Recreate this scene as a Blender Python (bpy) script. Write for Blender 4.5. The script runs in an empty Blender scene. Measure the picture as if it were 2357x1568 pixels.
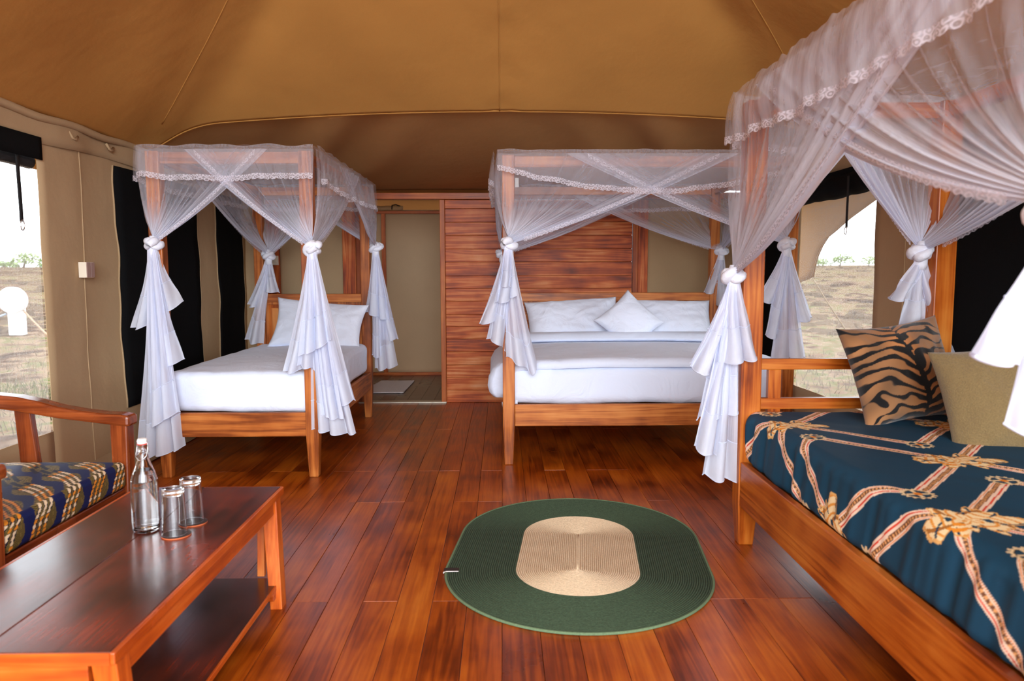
import bpy, bmesh, math, random
import numpy as np
from mathutils import Vector, Matrix, noise

random.seed(7)
np.random.seed(7)
sc = bpy.context.scene
COL = sc.collection

# ---------------------------------------------------------------- camera, sky, light, exposure
cam_d = bpy.data.cameras.new('camera')
cam = bpy.data.objects.new('camera', cam_d)
COL.objects.link(cam)
right = Vector((0.99991324, -0.01294136, -0.00245721))
up = Vector((0.00366294, 0.09398591, 0.99556679))
back = Vector((-0.01265305, -0.99548941, 0.09402516))
cam.matrix_world = Matrix(((right.x, up.x, back.x, 0), (right.y, up.y, back.y, 0), (right.z, up.z, back.z, 1.3), (0, 0, 0, 1)))
cam_d.sensor_width = 36
cam_d.lens = 36 * 1700 / 2357
cam_d.clip_start = 0.05
cam_d.clip_end = 900
cam_d.dof.use_dof = True
cam_d.dof.focus_distance = 4.4
cam_d.dof.aperture_fstop = 3.2
sc.camera = cam

world = bpy.data.worlds.new('overcast_sky')
sc.world = world
world.use_nodes = True
bg = world.node_tree.nodes['Background']
bg.inputs['Color'].default_value = (0.86, 0.93, 1.0, 1)
bg.inputs['Strength'].default_value = 4.3

sun_d = bpy.data.lights.new('sun', 'SUN')
sun = bpy.data.objects.new('sun', sun_d)
COL.objects.link(sun)
sun_d.energy = 1.0
sun_d.angle = math.radians(12)
sun_d.color = (1.0, 0.94, 0.85)
sun.rotation_euler = (math.radians(-24), math.radians(10), 0)

# daylight arriving through the wide open front of the tent, behind the photographer
day_d = bpy.data.lights.new('front_daylight', 'AREA')
day = bpy.data.objects.new('front_daylight', day_d)
COL.objects.link(day)
day_d.shape = 'RECTANGLE'
day_d.size = 3.4
day_d.size_y = 2.8
day_d.energy = 385
day_d.color = (0.88, 0.94, 1.0)
day.location = (0.6, -3.2, 2.45)
day.rotation_euler = (math.radians(87), 0, 0)

sc.view_settings.view_transform = 'Standard'
sc.view_settings.look = 'None'
sc.view_settings.gamma = 1
sc.view_settings.use_curve_mapping = False
sc.view_settings.exposure = 0.35
sc.cycles.transparent_max_bounces = 40
sc.cycles.max_bounces = 10
sc.cycles.diffuse_bounces = 6
sc.cycles.transmission_bounces = 10
sc.cycles.sample_clamp_indirect = 6


# ---------------------------------------------------------------- helpers
def wloc(o):
    v = Vector((0, 0, 0))
    while o is not None:
        v += o.location
        o = o.parent
    return v


def tag(o, label=None, cat=None, group=None, kind=None):
    for k, v in (('label', label), ('category', cat), ('group', group), ('kind', kind)):
        if v:
            o[k] = v
    return o


def thing(name, loc, label, cat, group=None):
    o = bpy.data.objects.new(name, None)
    o.empty_display_size = 0.1
    o.location = loc
    COL.objects.link(o)
    return tag(o, label, cat, group)


def struct(name, loc=(0, 0, 0)):
    o = bpy.data.objects.new(name, None)
    o.location = loc
    COL.objects.link(o)
    o['kind'] = 'structure'
    return o


class G:
    """collects vertices and faces in world coordinates; build() links one mesh object"""
    def __init__(self):
        self.v, self.f, self.uv, self.dens = [], [], [], []
        self.col = None

    def add(self, vs, fs):
        n = len(self.v)
        self.v += [tuple(p) for p in vs]
        self.f += [tuple(i + n for i in f) for f in fs]
        return self

    def box(self, x0, x1, y0, y1, z0, z1):
        return self.add([(x0, y0, z0), (x1, y0, z0), (x1, y1, z0), (x0, y1, z0), (x0, y0, z1), (x1, y0, z1), (x1, y1, z1), (x0, y1, z1)],
                        [(0, 3, 2, 1), (4, 5, 6, 7), (0, 1, 5, 4), (1, 2, 6, 5), (2, 3, 7, 6), (3, 0, 4, 7)])

    def hexa(self, lo, hi):
        """two quads (counter-clockwise seen from above) joined into a solid"""
        return self.add(list(lo) + list(hi), [(0, 3, 2, 1), (4, 5, 6, 7), (0, 1, 5, 4), (1, 2, 6, 5), (2, 3, 7, 6), (3, 0, 4, 7)])

    def tube(self, pts, r, n=10, caps=True, closed=False, flat=1.0):
        pts = [Vector(p) for p in pts]
        m = len(pts)
        rs = r if hasattr(r, '__len__') else [r] * m
        vs, fs = [], []
        ref = None
        for i, p in enumerate(pts):
            a = pts[(i - 1) % m] if (closed or i > 0) else p
            b = pts[(i + 1) % m] if (closed or i < m - 1) else p
            t = (b - a).normalized()
            if ref is None:
                ref = Vector((0, 0, 1)) if abs(t.z) < 0.9 else Vector((1, 0, 0))
            u = (ref - t * ref.dot(t)).normalized()
            ref = u
            w = t.cross(u)
            for k in range(n):
                q = 2 * math.pi * k / n
                vs.append(p + (u * math.cos(q) * flat + w * math.sin(q)) * rs[i])
        segs = m if closed else m - 1
        for i in range(segs):
            j = (i + 1) % m
            for k in range(n):
                l = (k + 1) % n
                fs.append((i * n + k, i * n + l, j * n + l, j * n + k))
        if caps and not closed:
            fs.append(tuple(range(n - 1, -1, -1)))
            fs.append(tuple((m - 1) * n + k for k in range(n)))
        return self.add(vs, fs)

    def lathe(self, prof, cx, cy, n=32):
        vs, fs = [], []
        # short support rings beside every corner keep the smooth shading true
        dense = [prof[0]]
        for a, b in zip(prof[:-1], prof[1:]):
            ln = math.hypot(b[0] - a[0], b[1] - a[1])
            if ln > 0.006:
                e = min(0.3, 0.0012 / ln)
                dense += [(lerp(a[0], b[0], e), lerp(a[1], b[1], e)), (lerp(a[0], b[0], 1 - e), lerp(a[1], b[1], 1 - e))]
            dense.append(b)
        prof = dense
        for r, z in prof:
            for k in range(n):
                q = 2 * math.pi * k / n
                vs.append((cx + r * math.cos(q), cy + r * math.sin(q), z))
        for i in range(len(prof) - 1):
            for k in range(n):
                l = (k + 1) % n
                fs.append((i * n + k, i * n + l, (i + 1) * n + l, (i + 1) * n + k))
        return self.add(vs, fs)

    def grid(self, rows, closed=False):
        """rows: list of equally long point lists"""
        m, k = len(rows), len(rows[0])
        fs = []
        for i in range(m - 1):
            for j in range(k if closed else k - 1):
                l = (j + 1) % k
                fs.append((i * k + j, i * k + l, (i + 1) * k + l, (i + 1) * k + j))
        return self.add([p for r in rows for p in r], fs)

    def poly_prism(self, pts2, axis, a, b):
        """extrude a 2-D outline (list) along axis 'x'/'y'/'z' from a to b"""
        def P(p, t):
            return {'x': (t, p[0], p[1]), 'y': (p[0], t, p[1]), 'z': (p[0], p[1], t)}[axis]
        n = len(pts2)
        vs = [P(p, a) for p in pts2] + [P(p, b) for p in pts2]
        fs = [tuple(range(n)), tuple(range(2 * n - 1, n - 1, -1))]
        fs += [(i, i + n, (i + 1) % n + n, (i + 1) % n) for i in range(n)]
        return self.add(vs, fs)

    def build(self, name, mat, parent=None, smooth=False, bevel=0.0, label=None, kind=None, solid=0.0, subsurf=0, weld=False):
        off = wloc(parent) if parent is not None else Vector((0, 0, 0))
        me = bpy.data.meshes.new(name)
        me.from_pydata([(x - off.x, y - off.y, z - off.z) for x, y, z in self.v], [], self.f)
        if self.uv:
            ul = me.uv_layers.new(name='UVMap')
            idx = np.empty(len(me.loops), dtype=np.int32)
            me.loops.foreach_get('vertex_index', idx)
            arr = np.array(self.uv, dtype=np.float32)[idx]
            ul.data.foreach_set('uv', arr.ravel())
        if self.dens:
            at = me.attributes.new('dens', 'FLOAT', 'POINT')
            at.data.foreach_set('value', np.array(self.dens, dtype=np.float32))
        if self.col is not None:
            at = me.attributes.new('print', 'FLOAT_COLOR', 'POINT')
            c4 = np.ones((len(self.v), 4), dtype=np.float32)
            c4[:, :3] = srgb2lin(np.clip(np.array(self.col), 0, 1))
            at.data.foreach_set('color', c4.ravel())
        if smooth:
            me.polygons.foreach_set('use_smooth', [True] * len(me.polygons))
        me.update()
        bm = bmesh.new()
        bm.from_mesh(me)
        if weld:
            bmesh.ops.remove_doubles(bm, verts=bm.verts, dist=1e-6)
            bmesh.ops.dissolve_degenerate(bm, edges=bm.edges, dist=1e-7)
        if not self.dens:
            bmesh.ops.recalc_face_normals(bm, faces=bm.faces)
        bm.to_mesh(me)
        bm.free()
        o = bpy.data.objects.new(name, me)
        COL.objects.link(o)
        o.parent = parent
        if mat is not None:
            me.materials.append(mat)
        if bevel:
            b = o.modifiers.new('bevel', 'BEVEL')
            b.width = bevel
            b.segments = 2
            b.limit_method = 'ANGLE'
        if subsurf:
            s = o.modifiers.new('smooth', 'SUBSURF')
            s.levels = s.render_levels = subsurf
        if solid:
            s = o.modifiers.new('thickness', 'SOLIDIFY')
            s.thickness = solid
            s.offset = 0
        return tag(o, label, None, None, kind)


def srgb2lin(c):
    return np.where(c <= 0.04045, c / 12.92, ((c + 0.055) / 1.055) ** 2.4)


def lerp(a, b, t):
    return a + (b - a) * t


def nz(x, y, z, s=1.0):
    return noise.noise(Vector((x * s, y * s, z * s)))


# ---------------------------------------------------------------- materials
def new_mat(name):
    m = bpy.data.materials.new(name)
    m.use_nodes = True
    nt = m.node_tree
    return m, nt, nt.nodes['Principled BSDF'], nt.nodes['Material Output']


def N(nt, t, **kw):
    n = nt.nodes.new(t)
    for k, v in kw.items():
        setattr(n, k, v)
    return n


def L(nt, a, b):
    nt.links.new(a, b)


def math_node(nt, op, a, b=None, c=None, clamp=False):
    n = N(nt, 'ShaderNodeMath', operation=op, use_clamp=clamp)
    for i, v in enumerate((a, b, c)):
        if v is None:
            continue
        if isinstance(v, (int, float)):
            n.inputs[i].default_value = v
        else:
            L(nt, v, n.inputs[i])
    return n.outputs[0]


def ramp(nt, fac, stops):
    r = N(nt, 'ShaderNodeValToRGB')
    e = r.color_ramp.elements
    while len(e) > 1:
        e.remove(e[-1])
    e[0].position, e[0].color = stops[0][0], (*stops[0][1], 1)
    for p, c in stops[1:]:
        x = e.new(p)
        x.color = (*c, 1)
    L(nt, fac, r.inputs[0])
    return r.outputs[0]


def s2l(r, g, b):
    return tuple(((c / 255) / 12.92 if c / 255 <= 0.04045 else ((c / 255 + 0.055) / 1.055) ** 2.4) for c in (r, g, b))


_wood = {}


def wood(kind, axis):
    """planed and varnished timber, grain along axis"""
    key = (kind, axis)
    if key in _wood:
        return _wood[key]
    spec = {
        'bed': dict(c=[(0.0, s2l(74, 30, 6)), (0.3, s2l(132, 64, 20)), (0.52, s2l(178, 98, 38)), (0.75, s2l(200, 122, 56)), (1, s2l(214, 142, 76))], rough=0.42, coat=0.08),
        'daybed': dict(c=[(0.0, s2l(56, 16, 1)), (0.3, s2l(110, 42, 5)), (0.52, s2l(160, 74, 14)), (0.75, s2l(184, 98, 28)), (1, s2l(204, 124, 48))], rough=0.34, coat=0.2),
        'pine': dict(c=[(0.0, s2l(74, 22, 2)), (0.28, s2l(154, 60, 10)), (0.52, s2l(194, 90, 28)), (0.75, s2l(216, 128, 68)), (1, s2l(230, 164, 116))], rough=0.5, coat=0.05),
        'beam': dict(c=[(0.0, s2l(84, 30, 5)), (0.4, s2l(158, 70, 18)), (0.7, s2l(186, 98, 36)), (1, s2l(212, 130, 66))], rough=0.45, coat=0.05),
        'floor': dict(c=[(0.0, s2l(62, 18, 1)), (0.28, s2l(116, 44, 4)), (0.52, s2l(158, 70, 8)), (0.75, s2l(182, 92, 16)), (1, s2l(200, 114, 34))], rough=0.32, coat=0.12),
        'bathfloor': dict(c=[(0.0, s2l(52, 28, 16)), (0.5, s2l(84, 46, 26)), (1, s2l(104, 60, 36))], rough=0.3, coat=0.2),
        'tabletop': dict(c=[(0.0, s2l(34, 16, 12)), (0.35, s2l(72, 30, 18)), (0.55, s2l(112, 40, 18)), (0.8, s2l(160, 60, 20)), (1, s2l(186, 78, 26))], rough=0.24, coat=0.35),
        'tableleg': dict(c=[(0.0, s2l(104, 34, 6)), (0.3, s2l(162, 64, 14)), (0.55, s2l(198, 90, 24)), (0.8, s2l(214, 118, 48)), (1, s2l(224, 150, 92))], rough=0.3, coat=0.25),
        'chair': dict(c=[(0.0, s2l(56, 18, 5)), (0.35, s2l(104, 42, 14)), (0.6, s2l(142, 66, 26)), (1, s2l(176, 98, 46))], rough=0.26, coat=0.35),
    }[kind]
    m, nt, p, out = new_mat('%s_timber_%s' % (kind, axis))
    tc = N(nt, 'ShaderNodeTexCoord')
    oi = N(nt, 'ShaderNodeObjectInfo')
    off = N(nt, 'ShaderNodeVectorMath', operation='SCALE')
    comb = N(nt, 'ShaderNodeCombineXYZ')
    for i in range(3):
        comb.inputs[i].default_value = (37.0, 91.0, 53.0)[i]
    L(nt, comb.outputs[0], off.inputs[0])
    L(nt, oi.outputs['Random'], off.inputs['Scale'])
    add = N(nt, 'ShaderNodeVectorMath', operation='ADD')
    L(nt, tc.outputs['Object'], add.inputs[0])
    L(nt, off.outputs[0], add.inputs[1])
    mp = N(nt, 'ShaderNodeMapping')
    st = {'x': (0.045, 1, 1), 'y': (1, 0.045, 1), 'z': (1, 1, 0.045)}[axis]
    mp.inputs['Scale'].default_value = st
    L(nt, add.outputs[0], mp.inputs['Vector'])
    big = N(nt, 'ShaderNodeTexNoise')
    big.inputs['Scale'].default_value = 9
    big.inputs['Detail'].default_value = 3
    big.inputs['Distortion'].default_value = 0.5
    L(nt, mp.outputs[0], big.inputs['Vector'])
    # growth rings: contour lines of the stretched noise, which close into knots
    rings = math_node(nt, 'SINE', math_node(nt, 'MULTIPLY', big.outputs['Fac'], 46.0))
    fine = N(nt, 'ShaderNodeTexNoise')
    fine.inputs['Scale'].default_value = 120
    fine.inputs['Detail'].default_value = 4
    L(nt, mp.outputs[0], fine.inputs['Vector'])
    blot = N(nt, 'ShaderNodeTexNoise')
    blot.inputs['Scale'].default_value = 2.6
    blot.inputs['Detail'].default_value = 4
    L(nt, add.outputs[0], blot.inputs['Vector'])
    amt = {'pine': 0.16, 'floor': 0.09, 'bathfloor': 0.05, 'tabletop': 0.05, 'tableleg': 0.08, 'bed': 0.13, 'daybed': 0.12}.get(kind, 0.1)
    mid = {'tabletop': 0.40, 'tableleg': 0.47, 'floor': 0.54, 'daybed': 0.63, 'pine': 0.53}.get(kind, 0.5)
    fac = math_node(nt, 'MULTIPLY_ADD', rings, amt, mid - 0.225 - 0.6 - (0.12 if kind in ('floor', 'pine') else 0.06))
    fac = math_node(nt, 'MULTIPLY_ADD', fine.outputs['Fac'], 0.45, fac)
    fac = math_node(nt, 'MULTIPLY_ADD', blot.outputs['Fac'], 1.2, fac)
    fac = math_node(nt, 'MULTIPLY_ADD', oi.outputs['Random'], {'floor': 0.13, 'pine': 0.2}.get(kind, 0.12), fac)
    L(nt, ramp(nt, fac, spec['c']), p.inputs['Base Color'])
    rr = math_node(nt, 'ADD', math_node(nt, 'MULTIPLY', blot.outputs['Fac'], 0.22), spec['rough'] - 0.11)
    L(nt, rr, p.inputs['Roughness'])
    p.inputs['Coat Weight'].default_value = spec['coat']
    p.inputs['Coat Roughness'].default_value = 0.22
    p.inputs['Specular IOR Level'].default_value = 0.5 if kind in ('floor', 'tabletop', 'bathfloor') else 0.3
    bp = N(nt, 'ShaderNodeBump')
    bp.inputs['Strength'].default_value = 0.1
    bp.inputs['Distance'].default_value = 0.002
    L(nt, fine.outputs['Fac'], bp.inputs['Height'])
    L(nt, bp.outputs[0], p.inputs['Normal'])
    _wood[key] = m
    return m


def plain(name, col, rough=0.5, metal=0.0, trans=0.0, ior=1.45, spec=None, bump=0.0, bscale=60.0, sheen=0.0, var=0.0, bdist=0.01, warp=0.0):
    m, nt, p, out = new_mat(name)
    p.inputs['Base Color'].default_value = (*col, 1)
    p.inputs['Roughness'].default_value = rough
    p.inputs['Metallic'].default_value = metal
    p.inputs['Transmission Weight'].default_value = trans
    p.inputs['IOR'].default_value = ior
    if spec is not None:
        p.inputs['Specular IOR Level'].default_value = spec
    if sheen:
        p.inputs['Sheen Weight'].default_value = sheen
    if bump or var:
        tc = N(nt, 'ShaderNodeTexCoord')
        t = N(nt, 'ShaderNodeTexNoise')
        t.inputs['Scale'].default_value = bscale
        t.inputs['Detail'].default_value = 5
        t.inputs['Distortion'].default_value = warp
        L(nt, tc.outputs['Object'], t.inputs['Vector'])
        if bump:
            b = N(nt, 'ShaderNodeBump')
            b.inputs['Strength'].default_value = bump
            b.inputs['Distance'].default_value = bdist
            L(nt, t.outputs['Fac'], b.inputs['Height'])
            L(nt, b.outputs[0], p.inputs['Normal'])
        if var:
            L(nt, ramp(nt, t.outputs['Fac'], [(0.25, tuple(c * (1 - var) for c in col)), (0.75, tuple(min(1, c * (1 + var)) for c in col))]), p.inputs['Base Color'])
    return m


def canvas(name, col, transl, tcol=None):
    """heavy cotton canvas: matt weave that lets some daylight through"""
    m, nt, p, out = new_mat(name)
    tc = N(nt, 'ShaderNodeTexCoord')
    blot = N(nt, 'ShaderNodeTexNoise')
    blot.inputs['Scale'].default_value = 1.3
    blot.inputs['Detail'].default_value = 6
    L(nt, tc.outputs['Object'], blot.inputs['Vector'])
    weave = N(nt, 'ShaderNodeTexNoise')
    weave.inputs['Scale'].default_value = 420
    weave.inputs['Detail'].default_value = 2
    L(nt, tc.outputs['Object'], weave.inputs['Vector'])
    f = math_node(nt, 'ADD', math_node(nt, 'MULTIPLY', blot.outputs['Fac'], 0.6), math_node(nt, 'MULTIPLY', weave.outputs['Fac'], 0.4))
    c = ramp(nt, f, [(0.3, tuple(x * 0.86 for x in col)), (0.7, tuple(x * 1.12 for x in col))])
    L(nt, c, p.inputs['Base Color'])
    p.inputs['Roughness'].default_value = 0.92
    p.inputs['Specular IOR Level'].default_value = 0.15
    wr = N(nt, 'ShaderNodeTexNoise')
    wr.inputs['Scale'].default_value = 7
    wr.inputs['Detail'].default_value = 4
    L(nt, tc.outputs['Object'], wr.inputs['Vector'])
    b = N(nt, 'ShaderNodeBump')
    b.inputs['Strength'].default_value = 0.12
    b.inputs['Distance'].default_value = 0.05
    L(nt, wr.outputs['Fac'], b.inputs['Height'])
    L(nt, b.outputs[0], p.inputs['Normal'])
    tr = N(nt, 'ShaderNodeBsdfTranslucent')
    tr.inputs['Color'].default_value = (*(tcol or col), 1)
    mx = N(nt, 'ShaderNodeMixShader')
    mx.inputs[0].default_value = transl
    L(nt, p.outputs[0], mx.inputs[1])
    L(nt, tr.outputs[0], mx.inputs[2])
    L(nt, mx.outputs[0], out.inputs['Surface'])
    return m


def net_mat(name, col, base, gain, stripes, smax=1.0, lace=False):
    """sheer netting: cover comes from how many layers the cloth is gathered into (attribute dens)"""
    m, nt, p, out = new_mat(name)
    nt.nodes.remove(p)
    at = N(nt, 'ShaderNodeAttribute', attribute_name='dens')
    uv = N(nt, 'ShaderNodeTexCoord')
    mp = N(nt, 'ShaderNodeMapping')
    mp.inputs['Scale'].default_value = (stripes, 1.3, 1)
    L(nt, uv.outputs['UV'], mp.inputs['Vector'])
    st = N(nt, 'ShaderNodeTexNoise')
    st.inputs['Scale'].default_value = 1.0
    st.inputs['Detail'].default_value = 4
    st.inputs['Roughness'].default_value = 0.62
    L(nt, mp.outputs[0], st.inputs['Vector'])
    s = math_node(nt, 'MULTIPLY_ADD', st.outputs['Fac'], 2.6, -0.3)
    if lace:
        # machine lace: rows of round motifs in a fine ground
        mp.inputs['Scale'].default_value = (34, 1.6, 1)
        vo = N(nt, 'ShaderNodeTexVoronoi')
        vo.inputs['Scale'].default_value = 1.0
        vo.inputs['Randomness'].default_value = 0.35
        L(nt, mp.outputs[0], vo.inputs['Vector'])
        s = math_node(nt, 'MULTIPLY_ADD', math_node(nt, 'SINE', math_node(nt, 'MULTIPLY', vo.outputs['Distance'], 17.0)), 0.75, 0.75)
    a = math_node(nt, 'MULTIPLY', at.outputs['Fac'], s)
    a = math_node(nt, 'MULTIPLY_ADD', a, gain, base)
    a = math_node(nt, 'MINIMUM', a, smax, clamp=True)
    df = N(nt, 'ShaderNodeBsdfDiffuse')
    df.inputs['Color'].default_value = (*col, 1)
    tl = N(nt, 'ShaderNodeBsdfTranslucent')
    tl.inputs['Color'].default_value = (*col, 1)
    mx = N(nt, 'ShaderNodeMixShader')
    mx.inputs[0].default_value = 0.4
    L(nt, df.outputs[0], mx.inputs[1])
    L(nt, tl.outputs[0], mx.inputs[2])
    tp = N(nt, 'ShaderNodeBsdfTransparent')
    mm = N(nt, 'ShaderNodeMixShader')
    L(nt, a, mm.inputs[0])
    L(nt, tp.outputs[0], mm.inputs[1])
    L(nt, mx.outputs[0], mm.inputs[2])
    L(nt, mm.outputs[0], out.inputs['Surface'])
    return m


def mesh_screen_mat(name, col, alpha):
    m, nt, p, out = new_mat(name)
    nt.nodes.remove(p)
    tc = N(nt, 'ShaderNodeTexCoord')
    hz = []
    for sc_ in ((1, 1.5, 160), (1, 160, 1.5)):
        mp = N(nt, 'ShaderNodeMapping')
        mp.inputs['Scale'].default_value = sc_
        L(nt, tc.outputs['Object'], mp.inputs['Vector'])
        t = N(nt, 'ShaderNodeTexNoise')
        t.inputs['Scale'].default_value = 1
        t.inputs['Detail'].default_value = 3
        L(nt, mp.outputs[0], t.inputs['Vector'])
        hz.append(t.outputs['Fac'])
    f = math_node(nt, 'ADD', hz[0], hz[1])
    a = math_node(nt, 'MULTIPLY_ADD', f, alpha, 0.0, clamp=True)
    df = N(nt, 'ShaderNodeBsdfDiffuse')
    df.inputs['Color'].default_value = (*col, 1)
    tl = N(nt, 'ShaderNodeBsdfTranslucent')
    tl.inputs['Color'].default_value = (*col, 1)
    mx = N(nt, 'ShaderNodeMixShader')
    L(nt, df.outputs[0], mx.inputs[1])
    L(nt, tl.outputs[0], mx.inputs[2])
    tp = N(nt, 'ShaderNodeBsdfTransparent')
    mm = N(nt, 'ShaderNodeMixShader')
    L(nt, a, mm.inputs[0])
    L(nt, tp.outputs[0], mm.inputs[1])
    L(nt, mx.outputs[0], mm.inputs[2])
    L(nt, mm.outputs[0], out.inputs['Surface'])
    return m


def print_mat(name, rough=0.75, bump=0.15, bscale=500, sheen=0.0):
    """printed cloth: the dye colour of each point of the weave is the mesh attribute print"""
    m, nt, p, out = new_mat(name)
    at = N(nt, 'ShaderNodeAttribute', attribute_name='print')
    L(nt, at.outputs['Color'], p.inputs['Base Color'])
    p.inputs['Roughness'].default_value = rough
    p.inputs['Sheen Weight'].default_value = sheen
    p.inputs['Specular IOR Level'].default_value = 0.25
    tc = N(nt, 'ShaderNodeTexCoord')
    nn = N(nt, 'ShaderNodeTexNoise')
    nn.inputs['Scale'].default_value = bscale
    L(nt, tc.outputs['Object'], nn.inputs['Vector'])
    b = N(nt, 'ShaderNodeBump')
    b.inputs['Strength'].default_value = bump
    b.inputs['Distance'].default_value = 0.004
    L(nt, nn.outputs['Fac'], b.inputs['Height'])
    L(nt, b.outputs[0], p.inputs['Normal'])
    return m


M_CANVAS = canvas('tan_canvas', s2l(186, 158, 122), 0.12, s2l(200, 165, 120))
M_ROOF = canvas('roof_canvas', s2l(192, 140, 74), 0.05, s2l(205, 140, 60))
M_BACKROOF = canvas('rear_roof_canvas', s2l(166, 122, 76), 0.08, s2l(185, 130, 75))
M_ANNEX = canvas('annex_canvas', s2l(182, 157, 128), 0.22, s2l(205, 178, 145))
M_FLY = canvas('flysheet_canvas', s2l(165, 126, 80), 0.2, s2l(190, 142, 88))
M_BLACK = plain('black_mesh', (0.006, 0.006, 0.0065), 0.9, spec=0.1, bump=0.3, bscale=300)
M_BLACKCLOTH = plain('black_webbing', (0.008, 0.008, 0.009), 0.8, bump=0.2, bscale=200)
M_SHEET = plain('white_cotton', s2l(225, 233, 251), 0.75, bump=0.55, bdist=0.03, warp=1.6, bscale=4, sheen=0.15)
M_PILLOW = plain('white_pillow_cotton', s2l(231, 237, 252), 0.75, bump=0.6, bdist=0.025, warp=1.4, bscale=6, sheen=0.15)
M_NET = net_mat('white_netting', s2l(232, 235, 248), 0.08, 0.95, 46, 0.97)
M_VAL = net_mat('white_netting_band', s2l(232, 234, 244), 0.13, 0.55, 60, 0.8)
M_LACE = net_mat('white_lace', s2l(238, 236, 246), 0.3, 0.9, 260, 0.95, True)
M_TAIL = net_mat('white_gathered_net', s2l(238, 242, 255), 0.42, 0.75, 26, 0.96)
M_RUFFLE = net_mat('white_satin', s2l(238, 243, 255), 0.82, 0.2, 12, 0.97)
M_KNOT = plain('white_knotted_net', s2l(232, 236, 248), 0.8, bump=0.5, bscale=40)
M_SCREEN = mesh_screen_mat('insect_screen', s2l(228, 222, 214), 0.26)
M_METAL = plain('steel', (0.6, 0.6, 0.6), 0.3, metal=1.0)
M_WHITEMETAL = plain('white_painted_metal', (0.45, 0.44, 0.42), 0.45)
M_WHITEPAINT = plain('white_paint', (0.86, 0.86, 0.86), 0.6, bump=0.1, bscale=20)
M_GLASS = plain('clear_glass', (1, 1, 1), 0.0, trans=1.0, ior=1.45)
M_WATER = plain('water', (1, 1, 1), 0.0, trans=1.0, ior=1.33)
M_PORC = plain('white_porcelain', (0.85, 0.84, 0.82), 0.25)
M_RUBBER = plain('red_rubber', s2l(210, 70, 60), 0.5)
M_COASTER = plain('dark_coaster', s2l(58, 40, 36), 0.4)
M_COASTEDGE = plain('orange_coaster_edge', s2l(214, 110, 66), 0.5)
M_SWITCH = plain('ivory_plastic', s2l(236, 226, 206), 0.4)
M_SWITCHFACE = plain('mauve_plastic', s2l(158, 128, 118), 0.4)
M_MATWHITE = plain('white_terry', s2l(214, 204, 200), 0.95, bump=0.8, bscale=120)
M_OLIVE = plain('olive_chenille', s2l(122, 100, 62), 0.9, bump=0.5, bscale=180, sheen=0.3, var=0.18)
M_ROPE = plain('tan_rope', s2l(160, 140, 110), 0.9)
M_LABEL = plain('dark_brown_tag', s2l(44, 28, 24), 0.7)


# ================================================================ the setting
XL, XR, YB, YF = -2.5, 2.4, 7.25, -0.6       # inner faces of the canvas walls, the timber back wall, the open front
EAVE = 2.14

# ---- floor of long boards, butt joints in rows
floor = struct('floor')
BW = 0.1375
rows = [(-2.2, -0.9), (-0.9, 0.55), (0.55, 1.6), (1.6, 2.815), (2.815, 4.08), (4.08, 4.73), (4.73, 6.0), (6.0, YB + 0.03)]
for k in range(-19, 18):
    x0 = -0.006 + BW * k
    if x0 + BW < XL - 0.1 or x0 > XR + 0.1:
        continue
    rr = random.Random(k * 13 + 5)
    cuts = [-2.2]
    for (a, b) in rows[:-1]:
        if rr.random() < (0.62 if b not in (4.73,) else 0.4):
            cuts.append(b)
    cuts.append(YB + 0.03)
    for a, b in zip(cuts[:-1], cuts[1:]):
        g = G()
        dz = rr.uniform(-0.0008, 0.0008)
        g.box(x0 + 0.0009, x0 + BW - 0.0009, a + 0.0007, b - 0.0007, -0.03, dz)
        g.build('floorboard', wood('floor', 'y'), floor, bevel=0.0012)
g = G().box(XL - 0.25, XR + 0.25, -2.25, YB + 0.05, -0.12, -0.031)
g.build('subfloor', wood('floor', 'y'), floor)

# ---- back wall: pine planks, studs, canvas bays, doorway
wall_back = struct('wall_back')
T = 0.02
zs = [0.0]
rr = random.Random(3)
while zs[-1] < 1.97:
    zs.append(zs[-1] + rr.uniform(0.119, 0.135))
zs[-1] = 1.985
for a, b in zip(zs[:-1], zs[1:]):
    G().box(-0.555, 1.268, YB + rr.uniform(-0.002, 0.002), YB + 0.03, a + 0.0012, b - 0.0012).build('plank', wood('pine', 'x'), wall_back, bevel=0.003)
G().box(-0.555, 1.268, YB + 0.034, YB + 0.046, 0, 1.985).build('backing', wood('pine', 'x'), wall_back)
G().box(-0.605, -0.557, YB - 0.02, YB + 0.07, 0, 1.985).build('door_stud', wood('beam', 'z'), wall_back, bevel=0.003)
G().box(-1.42, -1.372, YB - 0.02, YB + 0.07, 0, 1.985).build('door_stud', wood('beam', 'z'), wall_back, bevel=0.003)
G().box(-1.552, -1.424, YB - 0.012, YB + 0.05, 0, 1.985).build('stud', wood('pine', 'z'), wall_back, bevel=0.003)
G().box(-2.288, -2.165, YB - 0.012, YB + 0.05, 0, 1.985).build('stud', wood('pine', 'z'), wall_back, bevel=0.003)
G().box(1.272, 1.322, YB - 0.018, YB + 0.05, 0, 1.985).build('stud', wood('beam', 'z'), wall_back, bevel=0.003)
G().box(1.324, 1.42, YB - 0.012, YB + 0.05, 0, 1.985).build('stud', wood('pine', 'z'), wall_back, bevel=0.003)
G().box(XL - 0.02, XR + 0.02, YB - 0.03, YB + 0.05, 1.988, 2.05).build('beam', wood('beam', 'x'), wall_back, bevel=0.004)


def cloth_panel(x0, x1, z0, z1, y, amp, seed, n=24):
    rows_ = []
    for j in range(n + 1):
        z = lerp(z0, z1, j / n)
        rows_.append([(lerp(x0, x1, i / n), y + amp * nz(lerp(x0, x1, i / n), z, seed, 2.2), z) for i in range(n + 1)])
    return G().grid(rows_)


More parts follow.
